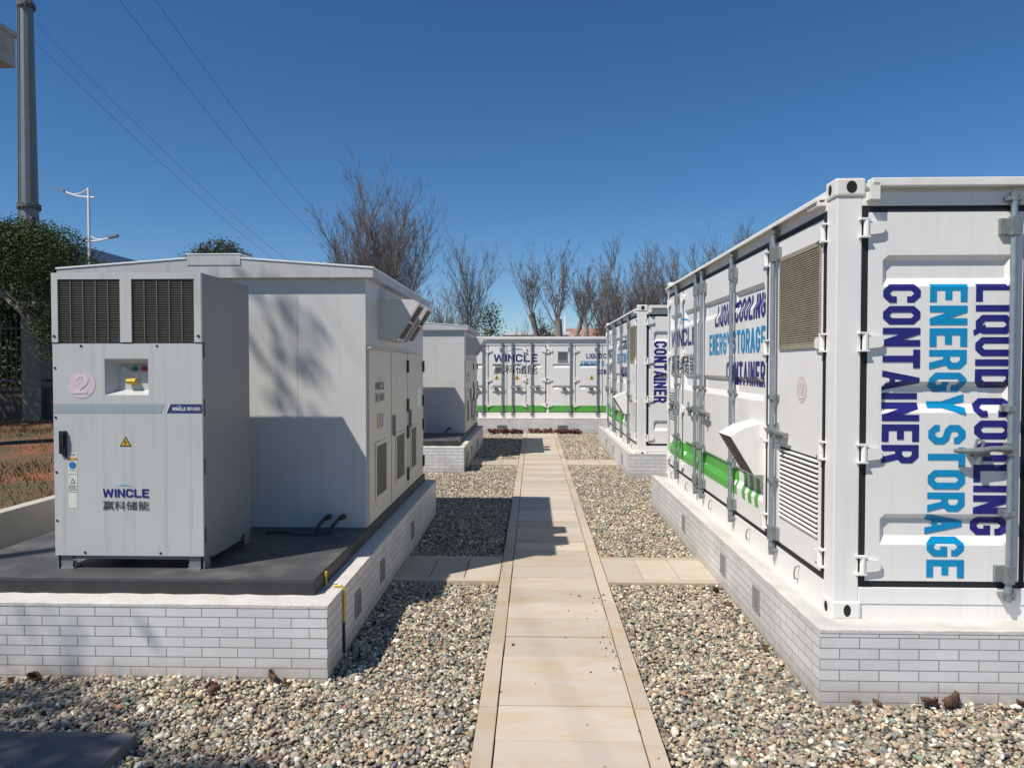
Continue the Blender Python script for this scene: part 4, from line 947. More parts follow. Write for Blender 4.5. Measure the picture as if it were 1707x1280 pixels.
# conduits coming out of the slab by the kiosk wall, loose cable
def conduit(x, label):
    t = MB(); y = 6.44; t.tube([(x, y, .60), (x + .012, y + .03, .66), (x + .05, y + .10, .705), (x + .075, y + .14, .715)], .017, 10); t.tube([(x + .060, y + .115, .709), (x + .085, y + .155, .718)], .023, 10)
    return single('conduit', t, M['black'], (x, y, .5985), label, 'conduit', smooth=True)
conduit(-1.94, 'black conduit elbow out of the dark slab, the one nearer the tall cabinet')
conduit(-1.81, 'black conduit elbow out of the dark slab, the one nearer the kiosk corner')
conduit(-1.94, 'black conduit elbow at the foot of the farther kiosk wall'); bpy.data.objects['conduit.002'].location.y += DY2
rg = random.Random(8); pts = [(-2.36 + i * .07, 6.35 + .05 * math.sin(i * .9), .612 + .004 * (i % 2)) for i in range(9)]
t = MB(); t.tube(pts, .009, 8)
single('cable', t, M['black'], (-2.36, 6.35, .5985), 'loose black cable lying on the dark slab behind the tall cabinet', 'cable', smooth=True)

# ------------------------------------------------------------------ ground, path, kerbs
world()
def struct(name, mb, mat, smooth=False, bevel=0.0):
    return tag(link(name, mb.mesh(name, mat, smooth, bevel)), kind='structure')
g = MB(); g.poly([(-900, -300, -.09), (900, -300, -.09), (900, 1500, -.09), (-900, 1500, -.09)]); struct('ground', g, M['ground'])
g = MB(); g.poly([(-4.57, -3, -.03), (9, -3, -.03), (9, 23.2, -.03), (-4.57, 23.2, -.03)]); struct('gravel_bed', g, M['gravelbase'])
PL, PR = -.217, .603
rg = random.Random(21); p = MB()
def slab(x0, x1, y0, y1, z=.02):
    j = lambda a: rg.uniform(-a, a)
    dz = j(.0035); t1, t2 = j(.002), j(.002)
    b = len(p.v); zt = z + dz
    p.box(x0 + j(.002), x1 + j(.002), y0, y1, -.02, zt)
    p.v[b + 4] = (p.v[b + 4][0], p.v[b + 4][1], zt + t1); p.v[b + 6] = (p.v[b + 6][0], p.v[b + 6][1], zt + t2)
ys = []; y = 0.42
JO = [2.82, 3.21, 3.60, 4.00, 4.41, 4.80, 5.17, 5.55, 5.95, 6.35, 6.74, 7.13, 7.52, 7.80, 8.19]
while y < 2.8: ys.append(y); y += .395
ys += JO; y = 8.58
while y < 22.9: ys.append(y); y += .39
for a, b in zip(ys[:-1], ys[1:]):
    faint = rg.random() < .28
    slab(PL + .004, PR - .004, a + (.0014 if faint else .0045), b - (.0014 if faint else .0045))
for (y0, y1) in ((6.98, 7.90), (15.38, 16.25)):
    for (xa, xb) in ((PX, -.335), (.711, 1.772)):
        n = 3; st = (xb - xa) / n
        for i in range(n): slab(xa + st * i + .004, xa + st * (i + 1) - .004, y0 + .095, y1 - .095, .018)
struct('path', p, M['paving'], bevel=.004)
p = MB()
def kerb_run(x0, x1, segs):
    for (a, b) in segs:
        y = a
        while y < b - .05:
            e = min(b, y + .995)
            if b - e < .3: e = b
            slab(x0, x1, y + .002, e - .002, .024); y = e
kerb_run(-.330, PL - .004, [(0.4, 22.95)]); kerb_run(PR + .004, .708, [(0.4, 22.95)])
for (y0, y1) in ((6.98, 7.90), (15.38, 16.25)):
    for (xa, xb) in ((PX, -.335), (.713, 1.772)):
        slab(xa, xb, y0, y0 + .09, .021); slab(xa, xb, y1 - .09, y1, .021)
struct('path_kerb', p, M['kerb'], bevel=.004)

# crumbs of soil on the path
rg = random.Random(4); t = MB()
for i in range(120):
    if i < 45: x, y = .56 + rg.gauss(0, .06), rg.uniform(4.9, 6.6)
    elif i < 75: x, y = rg.uniform(-.3, .7), rg.uniform(3.4, 9)
    else: x, y = rg.choice((-.27, .65)) + rg.gauss(0, .08), rg.uniform(3.4, 16)
    s = rg.uniform(.003, .010) * (1.6 if i % 9 == 0 else 1); z = .021
    t.v += [(x - s, y - s * .7, z), (x + s, y - s * .5, z), (x + s * .6, y + s, z), (x - s * .7, y + s * .8, z), (x, y, z + s * 1.1)]
    b = len(t.v) - 5; t.f += [(b, b + 1, b + 4), (b + 1, b + 2, b + 4), (b + 2, b + 3, b + 4), (b + 3, b, b + 4)]
o = link('debris', t.mesh('debris', M['chip'])); tag(o, 'dark crumbs of soil scattered over the path', 'debris', kind='stuff')

# ------------------------------------------------------------------ gravel: every pebble real
def ico(sub):
    bm = bmesh.new(); bmesh.ops.create_icosphere(bm, subdivisions=sub, radius=1); bm.verts.ensure_lookup_table()
    V = np.array([v.co[:] for v in bm.verts]); F = np.array([[v.index for v in f.verts] for f in bm.faces]); bm.free(); return V, F
def pebbles(name, regions, density, size, sub, seed, label, zc=-.012):
    rs = np.random.RandomState(seed); V, F = ico(sub); pos = []
    for (x0, x1, y0, y1) in regions:
        n = int((x1 - x0) * (y1 - y0) * density); pos.append(np.c_[rs.uniform(x0, x1, n), rs.uniform(y0, y1, n)])
    P = np.concatenate(pos); n = len(P); nv = len(V)
    s = size * np.exp(rs.normal(0, .36, n)); s = np.clip(s, size * .45, size * 2.1)
    ax = np.c_[s * rs.uniform(.8, 1.25, n), s * rs.uniform(.65, 1.0, n), s * rs.uniform(.45, .75, n)]
    # lumpy prototype per pebble: stretch along a few random directions
    pts = np.repeat(V[None], n, 0)
    for _ in range(2):
        d = rs.normal(size=(n, 3)); d /= np.linalg.norm(d, axis=1, keepdims=True)
        dp = np.einsum('nvk,nk->nv', pts, d); pts = pts - d[:, None, :] * (np.clip(dp - .45, 0, None) * rs.uniform(.3, .9, n)[:, None])[..., None]
    pts = pts * ax[:, None, :]
    a = rs.uniform(0, 2 * np.pi, n); ti = rs.normal(0, .38, n); t2 = rs.normal(0, .38, n)
    cx, sx = np.cos(ti), np.sin(ti); y_, z_ = pts[..., 1] * cx[:, None] - pts[..., 2] * sx[:, None], pts[..., 1] * sx[:, None] + pts[..., 2] * cx[:, None]
    cy, sy = np.cos(t2), np.sin(t2); x_, z2 = pts[..., 0] * cy[:, None] + z_ * sy[:, None], -pts[..., 0] * sy[:, None] + z_ * cy[:, None]
    ca, sa = np.cos(a), np.sin(a); X = x_ * ca[:, None] - y_ * sa[:, None]; Yy = x_ * sa[:, None] + y_ * ca[:, None]
    bump = .012 * (np.sin(P[:, 0] * 2.3 + 1) * np.sin(P[:, 1] * 1.7))
    z0 = zc + bump + rs.uniform(-.011, .010, n)
    co = np.stack([X + P[:, 0, None], Yy + P[:, 1, None], z2 + z0[:, None]], -1).reshape(-1, 3).astype(np.float32)
    fi = (F[None] + (np.arange(n) * nv)[:, None, None]).reshape(-1).astype(np.int32)
    me = bpy.data.meshes.new(name); nf = len(fi) // 3
    me.vertices.add(len(co)); me.vertices.foreach_set('co', co.reshape(-1)); me.loops.add(len(fi)); me.loops.foreach_set('vertex_index', fi)
    me.polygons.add(nf); me.polygons.foreach_set('loop_start', np.arange(nf, dtype=np.int32) * 3); me.polygons.foreach_set('loop_total', np.full(nf, 3, np.int32))
    me.polygons.foreach_set('use_smooth', np.ones(nf, bool)); me.update(); me.materials.append(M['pebble'])
    o = link(name, me); tag(o, label, 'gravel', kind='stuff'); return o
world()
near = [(-4.4, -1.38, 3.55, 4.79), (-1.38, -.34, 2.6, 6.97), (.72, 1.765, 2.6, 6.97), (1.765, 3.7, 3.3, 4.54), (-4.4, -1.38, 2.9, 3.55)]
pebbles('gravel', near, 2900, .0127, 2, 1, 'mixed grey and tan river pebbles in the near beds beside the path')
mid = [(-1.368, -.34, 7.91, 15.37), (.72, 1.765, 7.91, 15.37), (1.765, 3.2, 11.06, 13.69), (-3.4, -1.37, 10.24, 14.3)]
pebbles('gravel', mid, 2100, .0145, 1, 2, 'mixed river pebbles in the beds past the first cross path')
farr = [(-1.368, -.34, 16.26, 22.94), (.72, 1.765, 16.26, 22.94), (-3.5, -1.37, 19.77, 22.94), (1.765, 3.2, 20.21, 22.94)]
pebbles('gravel', farr, 1300, .017, 1, 3, 'mixed river pebbles in the far beds before the long container')

# ------------------------------------------------------------------ fallen leaves
def leaf_mb(x, y, z, s, seed):
    rg = random.Random(seed); t = MB(); a0 = rg.uniform(0, 6.28); curl = rg.uniform(.8, 2.0); tilt = rg.uniform(-.9, .9)
    n = 11; rows = []
    for i in range(n):
        u = i / (n - 1); wdt = s * .42 * math.sin(math.pi * min(1, u * .92 + .06)) * (1 + .45 * (i % 2) * rg.uniform(.4, 1.2))
        row = []
        for k in (-1, -.5, 0, .5, 1):
            lx = (u - .5) * s * 1.3; ly = k * wdt; lz = s * (curl * .55 * (u - .3) ** 2 + .35 * abs(k) ** 1.5 * curl) + rg.uniform(-.09, .09) * s
            ly2 = ly * math.cos(tilt) - lz * math.sin(tilt); lz2 = ly * math.sin(tilt) + lz * math.cos(tilt)
            row.append((x + lx * math.cos(a0) - ly2 * math.sin(a0), y + lx * math.sin(a0) + ly2 * math.cos(a0), z + lz2 + s * .25))
        rows.append(row)
    for r in rows: t.v += r
    for i in range(n - 1):
        for k in range(4): t.f.append((i * 5 + k, i * 5 + k + 1, (i + 1) * 5 + k + 1, (i + 1) * 5 + k))
    return t
LV = [(-3.27, 4.70, .085, 'brown curled leaf under the left plinth, farthest from the path'), (-3.42, 4.66, .06, 'small flat brown leaf beside the farthest curled one'), (-2.08, 4.62, .075, 'brown leaf lying on pebbles midway along the left plinth'), (-2.02, 4.52, .07, 'folded dark leaf just in front of the midway brown leaf'),
      (-1.74, 4.735, .085, 'upright brown leaf leaning on the left plinth near its corner'), (-1.62, 4.70, .05, 'small brown leaf beside the upright one at the left plinth corner'),
      (1.98, 4.50, .05, 'small dark leaf near the corner of the right plinth'), (2.10, 4.49, .055, 'curled dark leaf a step right of the right plinth corner'),
      (2.42, 4.49, .11, 'large dark crumpled leaf against the right plinth'), (2.56, 4.47, .13, 'long brown crumpled leaf in the clump by the right plinth'), (2.98, 4.49, .08, 'dark leaf by the right plinth at the picture edge'),
      (1.70, 5.35, .06, 'reddish leaf at the foot of the right plinth side, nearer one'), (1.68, 6.35, .07, 'reddish leaf below the vent of the right plinth'), (1.66, 6.70, .08, 'dark red leaf clump where the cross path meets the right plinth')]
for i, (x, y, s, lab) in enumerate(LV):
    o = single('fallen_leaf', leaf_mb(x, y, .0, s * .82, 40 + i), M['dry'], (x, y, 0), lab, 'leaf', 'dry leaves on the gravel', smooth=True)
    so = o.modifiers.new('thickness', 'SOLIDIFY'); so.thickness = .0012
def leaf_drift(name, x0, x1, y0, y1, n, s, seed, label):
    rg = random.Random(seed); t = MB()
    for i in range(n):
        l = leaf_mb(rg.uniform(x0, x1), rg.uniform(y0, y1), rg.uniform(0, .03), s * rg.uniform(.6, 1.4), seed * 100 + i); b = len(t.v); t.v += l.v; t.f += [tuple(b + k for k in q) for q in l.f]
    world(); o = link(name, t.mesh(name, M['redleaf'], True)); tag(o, label, 'leaf litter', kind='stuff')
leaf_drift('leaf_litter', -1.36, -.36, 22.55, 22.92, 90, .085, 2, 'dark red dead leaves drifted along the far plinth left of the path end')
leaf_drift('leaf_litter', -.1, 1.5, 22.6, 22.92, 110, .085, 3, 'dark red dead leaves drifted along the far plinth right of the path end')

# low concrete cover in the near left corner
t = MB(); t.box(-3.9, -2.19, 3.0, 3.935, -.05, .06)
M['darkconc'] = nmat('dark_concrete', (0.13, 0.13, 0.13), 0.8, var=0.2, scale=6, bump=0.4, bscale=60)
single('concrete_cover', t, M['darkconc'], (-3.1, 3.5, 0), 'flat grey concrete cover on the gravel at the near left corner', 'concrete cover', bevel=.008)

# ------------------------------------------------------------------ left bank, retaining wall, fence
t = MB(); t.box(-4.70, -4.575, 4.0, 24, -.1, .825)
single('retaining_wall', t, M['beigewall'], (-4.64, 4.0, 0), 'low beige retaining wall between the dark slab and the red soil bank', 'wall', bevel=.006)
world(); rs = np.random.RandomState(6); mb = MB(); nx, ny = 60, 50
for j in range(ny + 1):
    for i in range(nx + 1):
        x = -4.70 - (i / nx) ** 1.6 * 60; y = 1.0 + (j / ny) ** 1.4 * 70
        z = .745 + .06 * math.sin(x * .9) * math.sin(y * .7 + 1) + (rs.uniform(-.02, .02) if y < 22 and x > -16 else 0) + (0 if i else .03)
        mb.v.append((x, y, z))
for j in range(ny):
    for i in range(nx): q = j * (nx + 1) + i; mb.f.append((q, q + 1, q + nx + 2, q + nx + 1))
struct('soil_bank', mb, M['soil'], True)
rg = random.Random(9); t = MB()
for i in range(26000):
    x = -4.8 - rg.random() * 9; y = 5 + rg.random() * 12.3
    if math.sin(x * 2.1 + 3 * math.sin(y * .8)) + math.sin(y * 1.7 + x) < rg.uniform(-1.2, .9): continue
    z = .73 + .06 * math.sin(x * .9) * math.sin(y * .7 + 1); h = rg.uniform(.03, .10); a = rg.uniform(0, 6.28); w_ = .008; lx, ly = rg.uniform(-.05, .05), rg.uniform(-.05, .05)
    dx, dy = math.cos(a) * w_, math.sin(a) * w_
    t.v += [(x - dx, y - dy, z), (x + dx, y + dy, z), (x + lx, y + ly, z + h)]; b = len(t.v) - 3; t.f.append((b, b + 1, b + 2))
o = link('grass', t.mesh('grass', M['grass'])); tag(o, 'thin dry grass tufts on the red soil bank', 'grass', kind='stuff')

FY = 17.5
def fence():
    root = thing('iron_fence', (-12.1, FY, .75), 'black iron railing fence on a dark low wall behind the soil bank', 'fence')
    t = MB(); t.box(-40, -6.6, FY - .12, FY + .12, .6, 1.50); t.box(-40, -6.6, FY - .16, FY + .16, 1.50, 1.58); part('low_wall', t, M['lowwall'], root)
    t = MB(); t.box(-40, -6.6, FY - .02, FY + .02, 1.72, 1.77); part('rail', t, M['iron'], root); t = MB(); t.box(-40, -6.6, FY - .02, FY + .02, 2.98, 3.03); part('rail', t, M['iron'], root)
    t = MB(); x = -20.0
    while x < -6.7: t.tube([(x, FY, 1.6), (x, FY, 3.16), (x, FY, 3.26)], [.013, .013, .002], 5); x += .125
    part('railing_bars', t, M['iron'], root); root.children[-1]['kind'] = 'stuff'
    for xp in (-15.9, -12.1, -8.3):
        t = MB(); t.box(xp - .235, xp + .235, FY - .23, FY + .23, .6, 3.48); pp = part('pillar', t, M['pillar'], root)
        t = MB(); t.box(xp - .30, xp + .30, FY - .30, FY + .30, 3.48, 3.58); t.box(xp - .22, xp + .22, FY - .22, FY + .22, 3.58, 3.64); part('pillar_cap', t, M['concrete'], pp)
        t = MB(); t.tube([(xp + .0, FY, 3.64), (xp, FY, 3.72), (xp, FY, 3.80), (xp, FY, 3.94), (xp, FY, 4.02)], [.04, .03, .085, .085, .01], 10); part('pillar_lamp', t, M['iron'], pp)
    world()
fence()

# ------------------------------------------------------------------ trees
def bare_tree(seed, H, fork, spread, nl=8, lean=0.0, dens=1.0, trunk_r=.15):
    """pollarded plane in winter: clear trunk, fan of upright limbs, fine twigs"""
    rg = random.Random(seed); T = MB(); K = MB()
    p = [(rg.uniform(-.06, .06) * i + lean * i / 4, rg.uniform(-.05, .05) * i, fork * i / 4) for i in range(5)]
    T.tube(p, [trunk_r * 1.25, trunk_r * 1.05, trunk_r, trunk_r * .95, trunk_r * 1.25], 9)
    top = Vector(p[-1])
    def branch(o, d, L, r, lv):
        n = 6 if lv < 2 else 3; pts = [o]; dd = Vector(d).normalized(); cur = Vector(o)
        for i in range(n):
            dd = (dd + Vector((rg.gauss(0, .05), rg.gauss(0, .05), .06))).normalized(); cur = cur + dd * L / n; pts.append(cur.copy())
        rr = [max(.0045, r * (1 - .85 * i / n)) for i in range(n + 1)]
        (T if lv == 0 else K).tube(pts, rr, 6 if lv == 0 else (4 if lv == 1 else 3), cap=False)
        if lv >= 3: return
        m = int({0: 12, 1: 5, 2: 2}[lv] * dens + .5)
        for q in range(m):
            f = rg.uniform(.12, .98); i = min(n - 1, int(f * n)); pt = pts[i].lerp(pts[i + 1], f * n - i)
            ax = (pts[i + 1] - pts[i]).normalized(); sd = ax.orthogonal(); sd.rotate(Matrix.Rotation(rg.uniform(0, 6.28), 3, ax))
            nd = ax * rg.uniform(.85, 1.05) + sd.normalized() * rg.uniform(.38, .78) + Vector((0, 0, .19))
            branch(pt, nd, L * rg.uniform(.30, .55) * (1 - .35 * f), max(.0065, r * .40), lv + 1)
    for k in range(nl):
        a = 2 * math.pi * (k + rg.uniform(-.3, .3)) / nl; out = spread * rg.uniform(.25, 1.0) if k else .05
        d = Vector((math.cos(a) * out, math.sin(a) * out, 1.0)); L = (H - fork) * (rg.uniform(.52, .88) if k else 1.0)
        branch(top - Vector((0, 0, rg.uniform(0, fork * .12))), d, L, trunk_r * (rg.uniform(.15, .24) if k else .30), 0)
    return T.mesh('trunk', M['bark'], True), K.mesh('crown', M['twig'], False)
world()
PROTO = {'fan': bare_tree(1, 7.2, 4.3, .62, 9, dens=.8, trunk_r=.10), 'fan2': bare_tree(2, 7.2, 4.1, .58, 9, dens=.8, trunk_r=.135), 'slim': bare_tree(3, 7.6, 3.2, .40, 10, trunk_r=.12), 'slim2': bare_tree(4, 7.6, 3.6, .44, 10, trunk_r=.12),
         'wide': bare_tree(5, 9.2, 2.6, .42, 14, dens=1.45, trunk_r=.15), 'wide2': bare_tree(6, 9.2, 3.0, .55, 14, dens=1.45, trunk_r=.16), 'tall': bare_tree(7, 8.8, 3.0, .36, 10, trunk_r=.13)}
def plant_tree(px, Y, kind, sc_, rz, label, group='bare winter trees behind the yard', X=None):
    x = X if X is not None else (px - 890) / 1220 * Y
    root = thing('bare_tree', (x, Y, -.09), label, 'tree', group); T, K = PROTO[kind]
    a = link('trunk', T, root); b = link('crown', K, root); root.rotation_euler.z = rz; root.scale = (sc_, sc_, sc_); world()
TR = [(632, 25.5, 'wide', .84, 2.0, 'bare tree amid the clump over the near kiosk roof, between the two biggest'),
      (606, 24.0, 'wide', .84, .3, 'tallest bare tree, its top rising above the near kiosk roof'), (658, 23.2, 'wide2', .80, 1.2, 'broad bare tree just behind the near kiosk roof corner, right of the tallest one'), (565, 27, 'tall', .75, 2.2, 'shorter bare tree peeking over the near kiosk roof, left of the tallest one'),
      (516, 33, 'slim', .72, 1.0, 'thin bare tree at the left end of the bare trees, low over the kiosk roof'), (735, 38, 'slim2', .78, .2, 'low bare tree showing between the two kiosks'), (755, 42, 'slim', .80, 3.2, 'faint low bare tree beside the farther kiosk roof'),
      (788, 33, 'tall', .93, .8, 'slim bare tree standing alone above the farther kiosk'), (894, 31.5, 'fan', 1.03, 0.0, 'forked bare tree, first one above the far container right of the sky gap'), (931, 29.5, 'fan2', .99, 1.4, 'forked bare tree with the thickest pale trunk above the far container'),
      (960, 40, 'fan', 1.08, 2.2, 'small bare tree just behind the thick pale trunk'), (977, 34, 'fan', .97, 4.0, 'forked bare tree with a thin pale trunk, third above the far container'), (1003, 37, 'slim', .98, 1.0, 'bare tree over the far end of the second container eave'),
      (1033, 35, 'slim2', 1.0, 2.0, 'dense bare tree above the second container roof, left of its corner casting'), (1060, 39, 'slim', 1.03, 3.0, 'bare tree straight above the second container corner casting'), (1085, 36, 'slim2', .98, 4.0, 'bare tree between the second container corner and the near container eave'),
      (1108, 38, 'slim', 1.04, 5.0, 'bare tree above the low end of the near container eave'), (1134, 36, 'tall', .90, .5, 'tall narrow bare tree just right of the low eave end'), (1160, 40, 'slim2', 1.06, 1.5, 'bare tree behind the eave, second to the right of its low end'),
      (1183, 37, 'slim', 1.08, 2.5, 'bare tree behind the eave, third to the right of its low end'), (1203, 35, 'tall', 1.02, 3.3, 'bare tree top poking highest above the near container eave'), (1240, 38, 'slim2', 1.14, 1.1, 'bare tree farthest right, almost hidden by the near container eave'),
      (1018, 33, 'slim', .90, 4.4, 'bare tree directly behind the meeting point of far and second containers'), (1072, 33.5, 'slim', .93, 2.9, 'dense bare tree just right of the second container corner casting'), (1122, 42, 'slim2', 1.08, .9, 'pale distant bare tree between the two at the low eave end'), (720, 30, 'slim', .66, 2.6, 'short bare tree at the right foot of the broad tree by the kiosk'),
      (872, 44, 'slim', .62, .6, 'small bare sapling at the left edge of the forked trees'), (905, 46, 'slim2', .70, 1.9, 'thin bare sapling between the two forked trees')]
for a in TR: plant_tree(*a)
# trees beyond the left edge of the picture; they throw the soft branch shadows seen on the roof, wall and plinth
PROTO['street'] = bare_tree(11, 11.9, 10.6, .22, 3, dens=.18, trunk_r=.09)
PROTO['street2'] = bare_tree(12, 9.8, 8.3, .34, 5, dens=.5, trunk_r=.08)
plant_tree(0, 2.4, 'street', 1.0, .4, 'tall bare street tree left of the yard, out of frame, shading the kiosk wall', 'bare winter trees behind the yard', X=-7.95)
_st = [o for o in bpy.data.objects if o.get('label', '').startswith('tall bare street tree')][0]
def leaf_clump(root, spots, n, seed):
    global ORG
    ORG = root.location.copy(); rg = random.Random(seed); c = MB()
    for (x, y, z, r) in spots:
        for i in range(int(n * r * r)):
            o = Vector((x + rg.gauss(0, r * .5), y + rg.gauss(0, r * .5), z + rg.gauss(0, r * .5))); a = Vector((rg.gauss(0, 1), rg.gauss(0, 1), rg.gauss(0, 1))).normalized(); b2 = a.orthogonal().normalized(); L = .10
            c.v += [tuple(o - a * L * .5), tuple(o + b2 * L * .35), tuple(o + a * L * .5), tuple(o - b2 * L * .35)]; m = len(c.v); c.f.append((m - 4, m - 3, m - 2, m - 1))
    o = part('dry_foliage', c, M['dry'], root); ORG = Vector((0, 0, 0)); o.rotation_euler.z = -root.rotation_euler.z
leaf_clump(_st, [(-7.42, 2.41, 11.28, .20), (-7.50, 2.41, 11.0, .16), (-7.30, 2.41, 11.5, .15), (-7.56, 2.41, 11.45, .12), (-7.24, 2.41, 11.05, .12), (-7.45, 2.41, 10.75, .12)], 620, 5)
plant_tree(0, .55, 'street2', 1.0, 2.4, 'shorter bare street tree left of the yard, out of frame, shading the left plinth', 'bare winter trees behind the yard', X=-8.0)

def leafy(name, base, blobs, n, leaf, mat, label, trunk, seed, group=None):
    rg = random.Random(seed); root = thing(name, base, label, 'tree', group); bx, by, bz = base
    t = MB(); hx = blobs[0][2]
    t.tube([(bx, by, bz), (bx + .05, by, bz + hx * .4), (bx - .04, by + .05, bz + hx * .8)], [trunk, trunk * .8, trunk * .45], 8)
    for (dx, dy, dz, r, rz) in blobs: t.tube([(bx, by, bz + hx * .4), (bx + dx * .5, by + dy * .5, bz + (hx * .5 + dz) * .5), (bx + dx, by + dy, bz + dz)], [trunk * .5, trunk * .3, trunk * .1], 5)
    part('trunk', t, M['bark'], root)
    c = MB(); tot = sum(b[3] ** 2 for b in blobs)
    for (dx, dy, dz, r, rz) in blobs:
        ncl = int(n * r * r / tot / 14)
        for i in range(ncl):
            v = Vector((rg.gauss(0, 1), rg.gauss(0, 1), rg.gauss(0, 1))).normalized() * (rg.random() ** .38)
            q = Vector((bx + dx + v.x * r, by + dy + v.y * r, bz + dz + v.z * rz)); cr = leaf * rg.uniform(1.6, 3.2)
            for k in range(14):
                u = Vector((rg.gauss(0, 1), rg.gauss(0, 1), rg.gauss(0, .8))) * cr * .6; o = q + u; a = Vector((rg.gauss(0, 1), rg.gauss(0, 1), rg.gauss(.1, .6))).normalized(); b2 = a.orthogonal().normalized(); b2.rotate(Matrix.Rotation(rg.uniform(0, 6.28), 3, a))
                L = leaf * rg.uniform(.7, 1.3)
                c.v += [tuple(o - a * L * .5), tuple(o + b2 * L * .28), tuple(o + a * L * .5), tuple(o - b2 * L * .28)]; m = len(c.v); c.f.append((m - 4, m - 3, m - 2, m - 1))
    part('crown', c, M[mat], root); world()
leafy('evergreen_tree', (-10.1, 15.7, .7), [(-.9, 0, 3.75, 1.0, .75), (-.2, 0, 3.6, .8, .8), (-1.7, .2, 3.9, .95, .65), (-2.6, .3, 3.75, .9, .75), (.1, -.1, 2.5, .55, 1.1), (-.25, -.2, 1.9, .35, .6), (-1.2, .3, 4.25, .75, .45), (-.5, .2, 3.0, .7, .7), (-3.3, .3, 4.1, .8, .6), (-.55, -.1, 2.35, .3, .35)], 52000, .052, 'leafdark', 'dark leafy evergreen tree over the fence pillar, beside the tall cabinet', .13, 1)
leafy('evergreen_tree', (-15.0, 15.2, .7), [(0, 0, 3.6, 1.3, 1.0), (1.2, .2, 3.5, 1.0, .9), (-1.3, .1, 3.7, 1.2, 1.0), (-2.6, .2, 3.5, 1.2, 1.0), (2.0, .3, 3.9, .7, .6)], 15000, .09, 'leafdark', 'evergreen tree left of the picture edge, out of frame, shading the fence', .15, 12)
leafy('evergreen_tree', (-18.2, 21.5, .7), [(0, 0, 3.0, 1.9, 1.7), (.8, 0, 3.7, 1.4, 1.0), (-1.3, .2, 3.8, 1.6, 1.2), (1.6, .2, 2.6, 1.3, 1.3), (3.2, .2, 2.4, 1.5, 1.3), (4.8, .1, 2.6, 1.4, 1.3), (2.6, -.6, 3.2, 1.0, 1.0), (3.4, -.6, 1.5, 1.1, 1.0), (2.2, -.5, 1.7, 1.0, 1.0)], 80000, .105, 'leafdark', 'broad evergreen behind the iron fence at the left picture edge', .2, 2)
leafy('evergreen_tree', (-15.1, 35, .0), [(0, 0, 7.0, 1.3, 1.15), (.9, 0, 6.7, .9, .8), (-1.1, .2, 6.9, .9, .8)], 20000, .10, 'leafmid', 'round evergreen top just showing over the near kiosk ridge', .22, 3)
leafy('evergreen_shrub', (-1.9, 31, -.09), [(0, 0, 3.0, .75, 1.6), (-.3, 0, 2.3, .8, 1.2), (.35, .1, 2.2, .7, 1.1), (.1, 0, 4.3, .35, .8)], 7000, .10, 'leafmid', 'small dark evergreen beside the lone bare tree above the farther kiosk', .1, 4)
leafy('evergreen_shrub', (.55, 33, -.09), [(0, 0, 3.4, .40, .8), (-.2, 0, 3.9, .25, .5)], 1400, .07, 'leafmid', 'sparse green bush between the two forked trees above the far container', .06, 5)
leafy('evergreen_shrub', (3.3, 34, -.09), [(0, 0, 3.0, .9, 1.0), (.9, 0, 2.8, .9, 1.0), (-.9, 0, 2.7, .8, .9)], 5000, .11, 'redleaf', 'reddish brown bush behind the right end of the far container roof', .08, 6)

leafy('evergreen_tree', (-6.9, -.7, .0), [(.55, .0, 8.1, .6, .45), (-1.1, .15, 8.0, 1.3, .7), (0, -.3, 7.9, .9, .7), (-2.1, .1, 8.0, 1.0, .7)], 15000, .11, 'leafdark', 'evergreen tree behind the camera on the left, out of frame, shading the near gravel', .12, 9)

# ------------------------------------------------------------------ poles, lamps, wires, far buildings
def monopole():
    Y = 32.0; X = (36 - 890) / 1220 * Y; b = .7
    root = thing('steel_mast', (X, Y, b), 'thick grey steel mast rising out of the picture above the dark evergreen', 'mast')
    t = MB(); t.tube([(X, Y, b), (X, Y, 9.2)], [.46, .385], 12, True); t.tube([(X, Y, 9.2), (X, Y, 18.0)], [.375, .285], 12); t.tube([(X, Y, 18.0), (X, Y, 27.0)], [.275, .2], 12); part('shaft', t, M['polegrey'], root)
    for z, r in ((9.15, .48), (17.95, .37)):
        t = MB(); t.tube([(X, Y, z - .06), (X, Y, z + .06)], r, 16)
        for k in range(12): a = k * math.pi / 6; t.box(X + r * .9 * math.cos(a) - .03, X + r * .9 * math.cos(a) + .03, Y + r * .9 * math.sin(a) - .03, Y + r * .9 * math.sin(a) + .03, z - .13, z + .13)
        part('flange', t, M['gr_dark'], root)
    t = MB(); z = 3.0
    lx0 = lambda z: X - .300 + .0042 * (z - 2.5); lx1 = lambda z: X - .150 + .0021 * (z - 2.5); ly = lambda z: Y - .40 + .0075 * (z - 2.5)
    t.tube([(lx0(2.5), ly(2.5) + .06, 2.5), (lx0(26), ly(26) + .06, 26)], .022, 6); t.tube([(lx1(2.5), ly(2.5), 2.5), (lx1(26), ly(26), 26)], .022, 6)
    while z < 26:
        t.tube([(lx0(z), ly(z) + .06, z), (lx1(z), ly(z), z)], .013, 5); z += .33
    part('climbing_ladder', t, M['polegrey'], root)
    for z in (5.6, 7.8, 11.2, 14.0, 16.8): t = MB(); t.box(X - .30 + .004 * z, X - .16 + .004 * z, Y - .46 + .0075 * z, Y - .25, z, z + .12); part('cable_clamp', t, M['bldwhite'], root); world()
monopole()
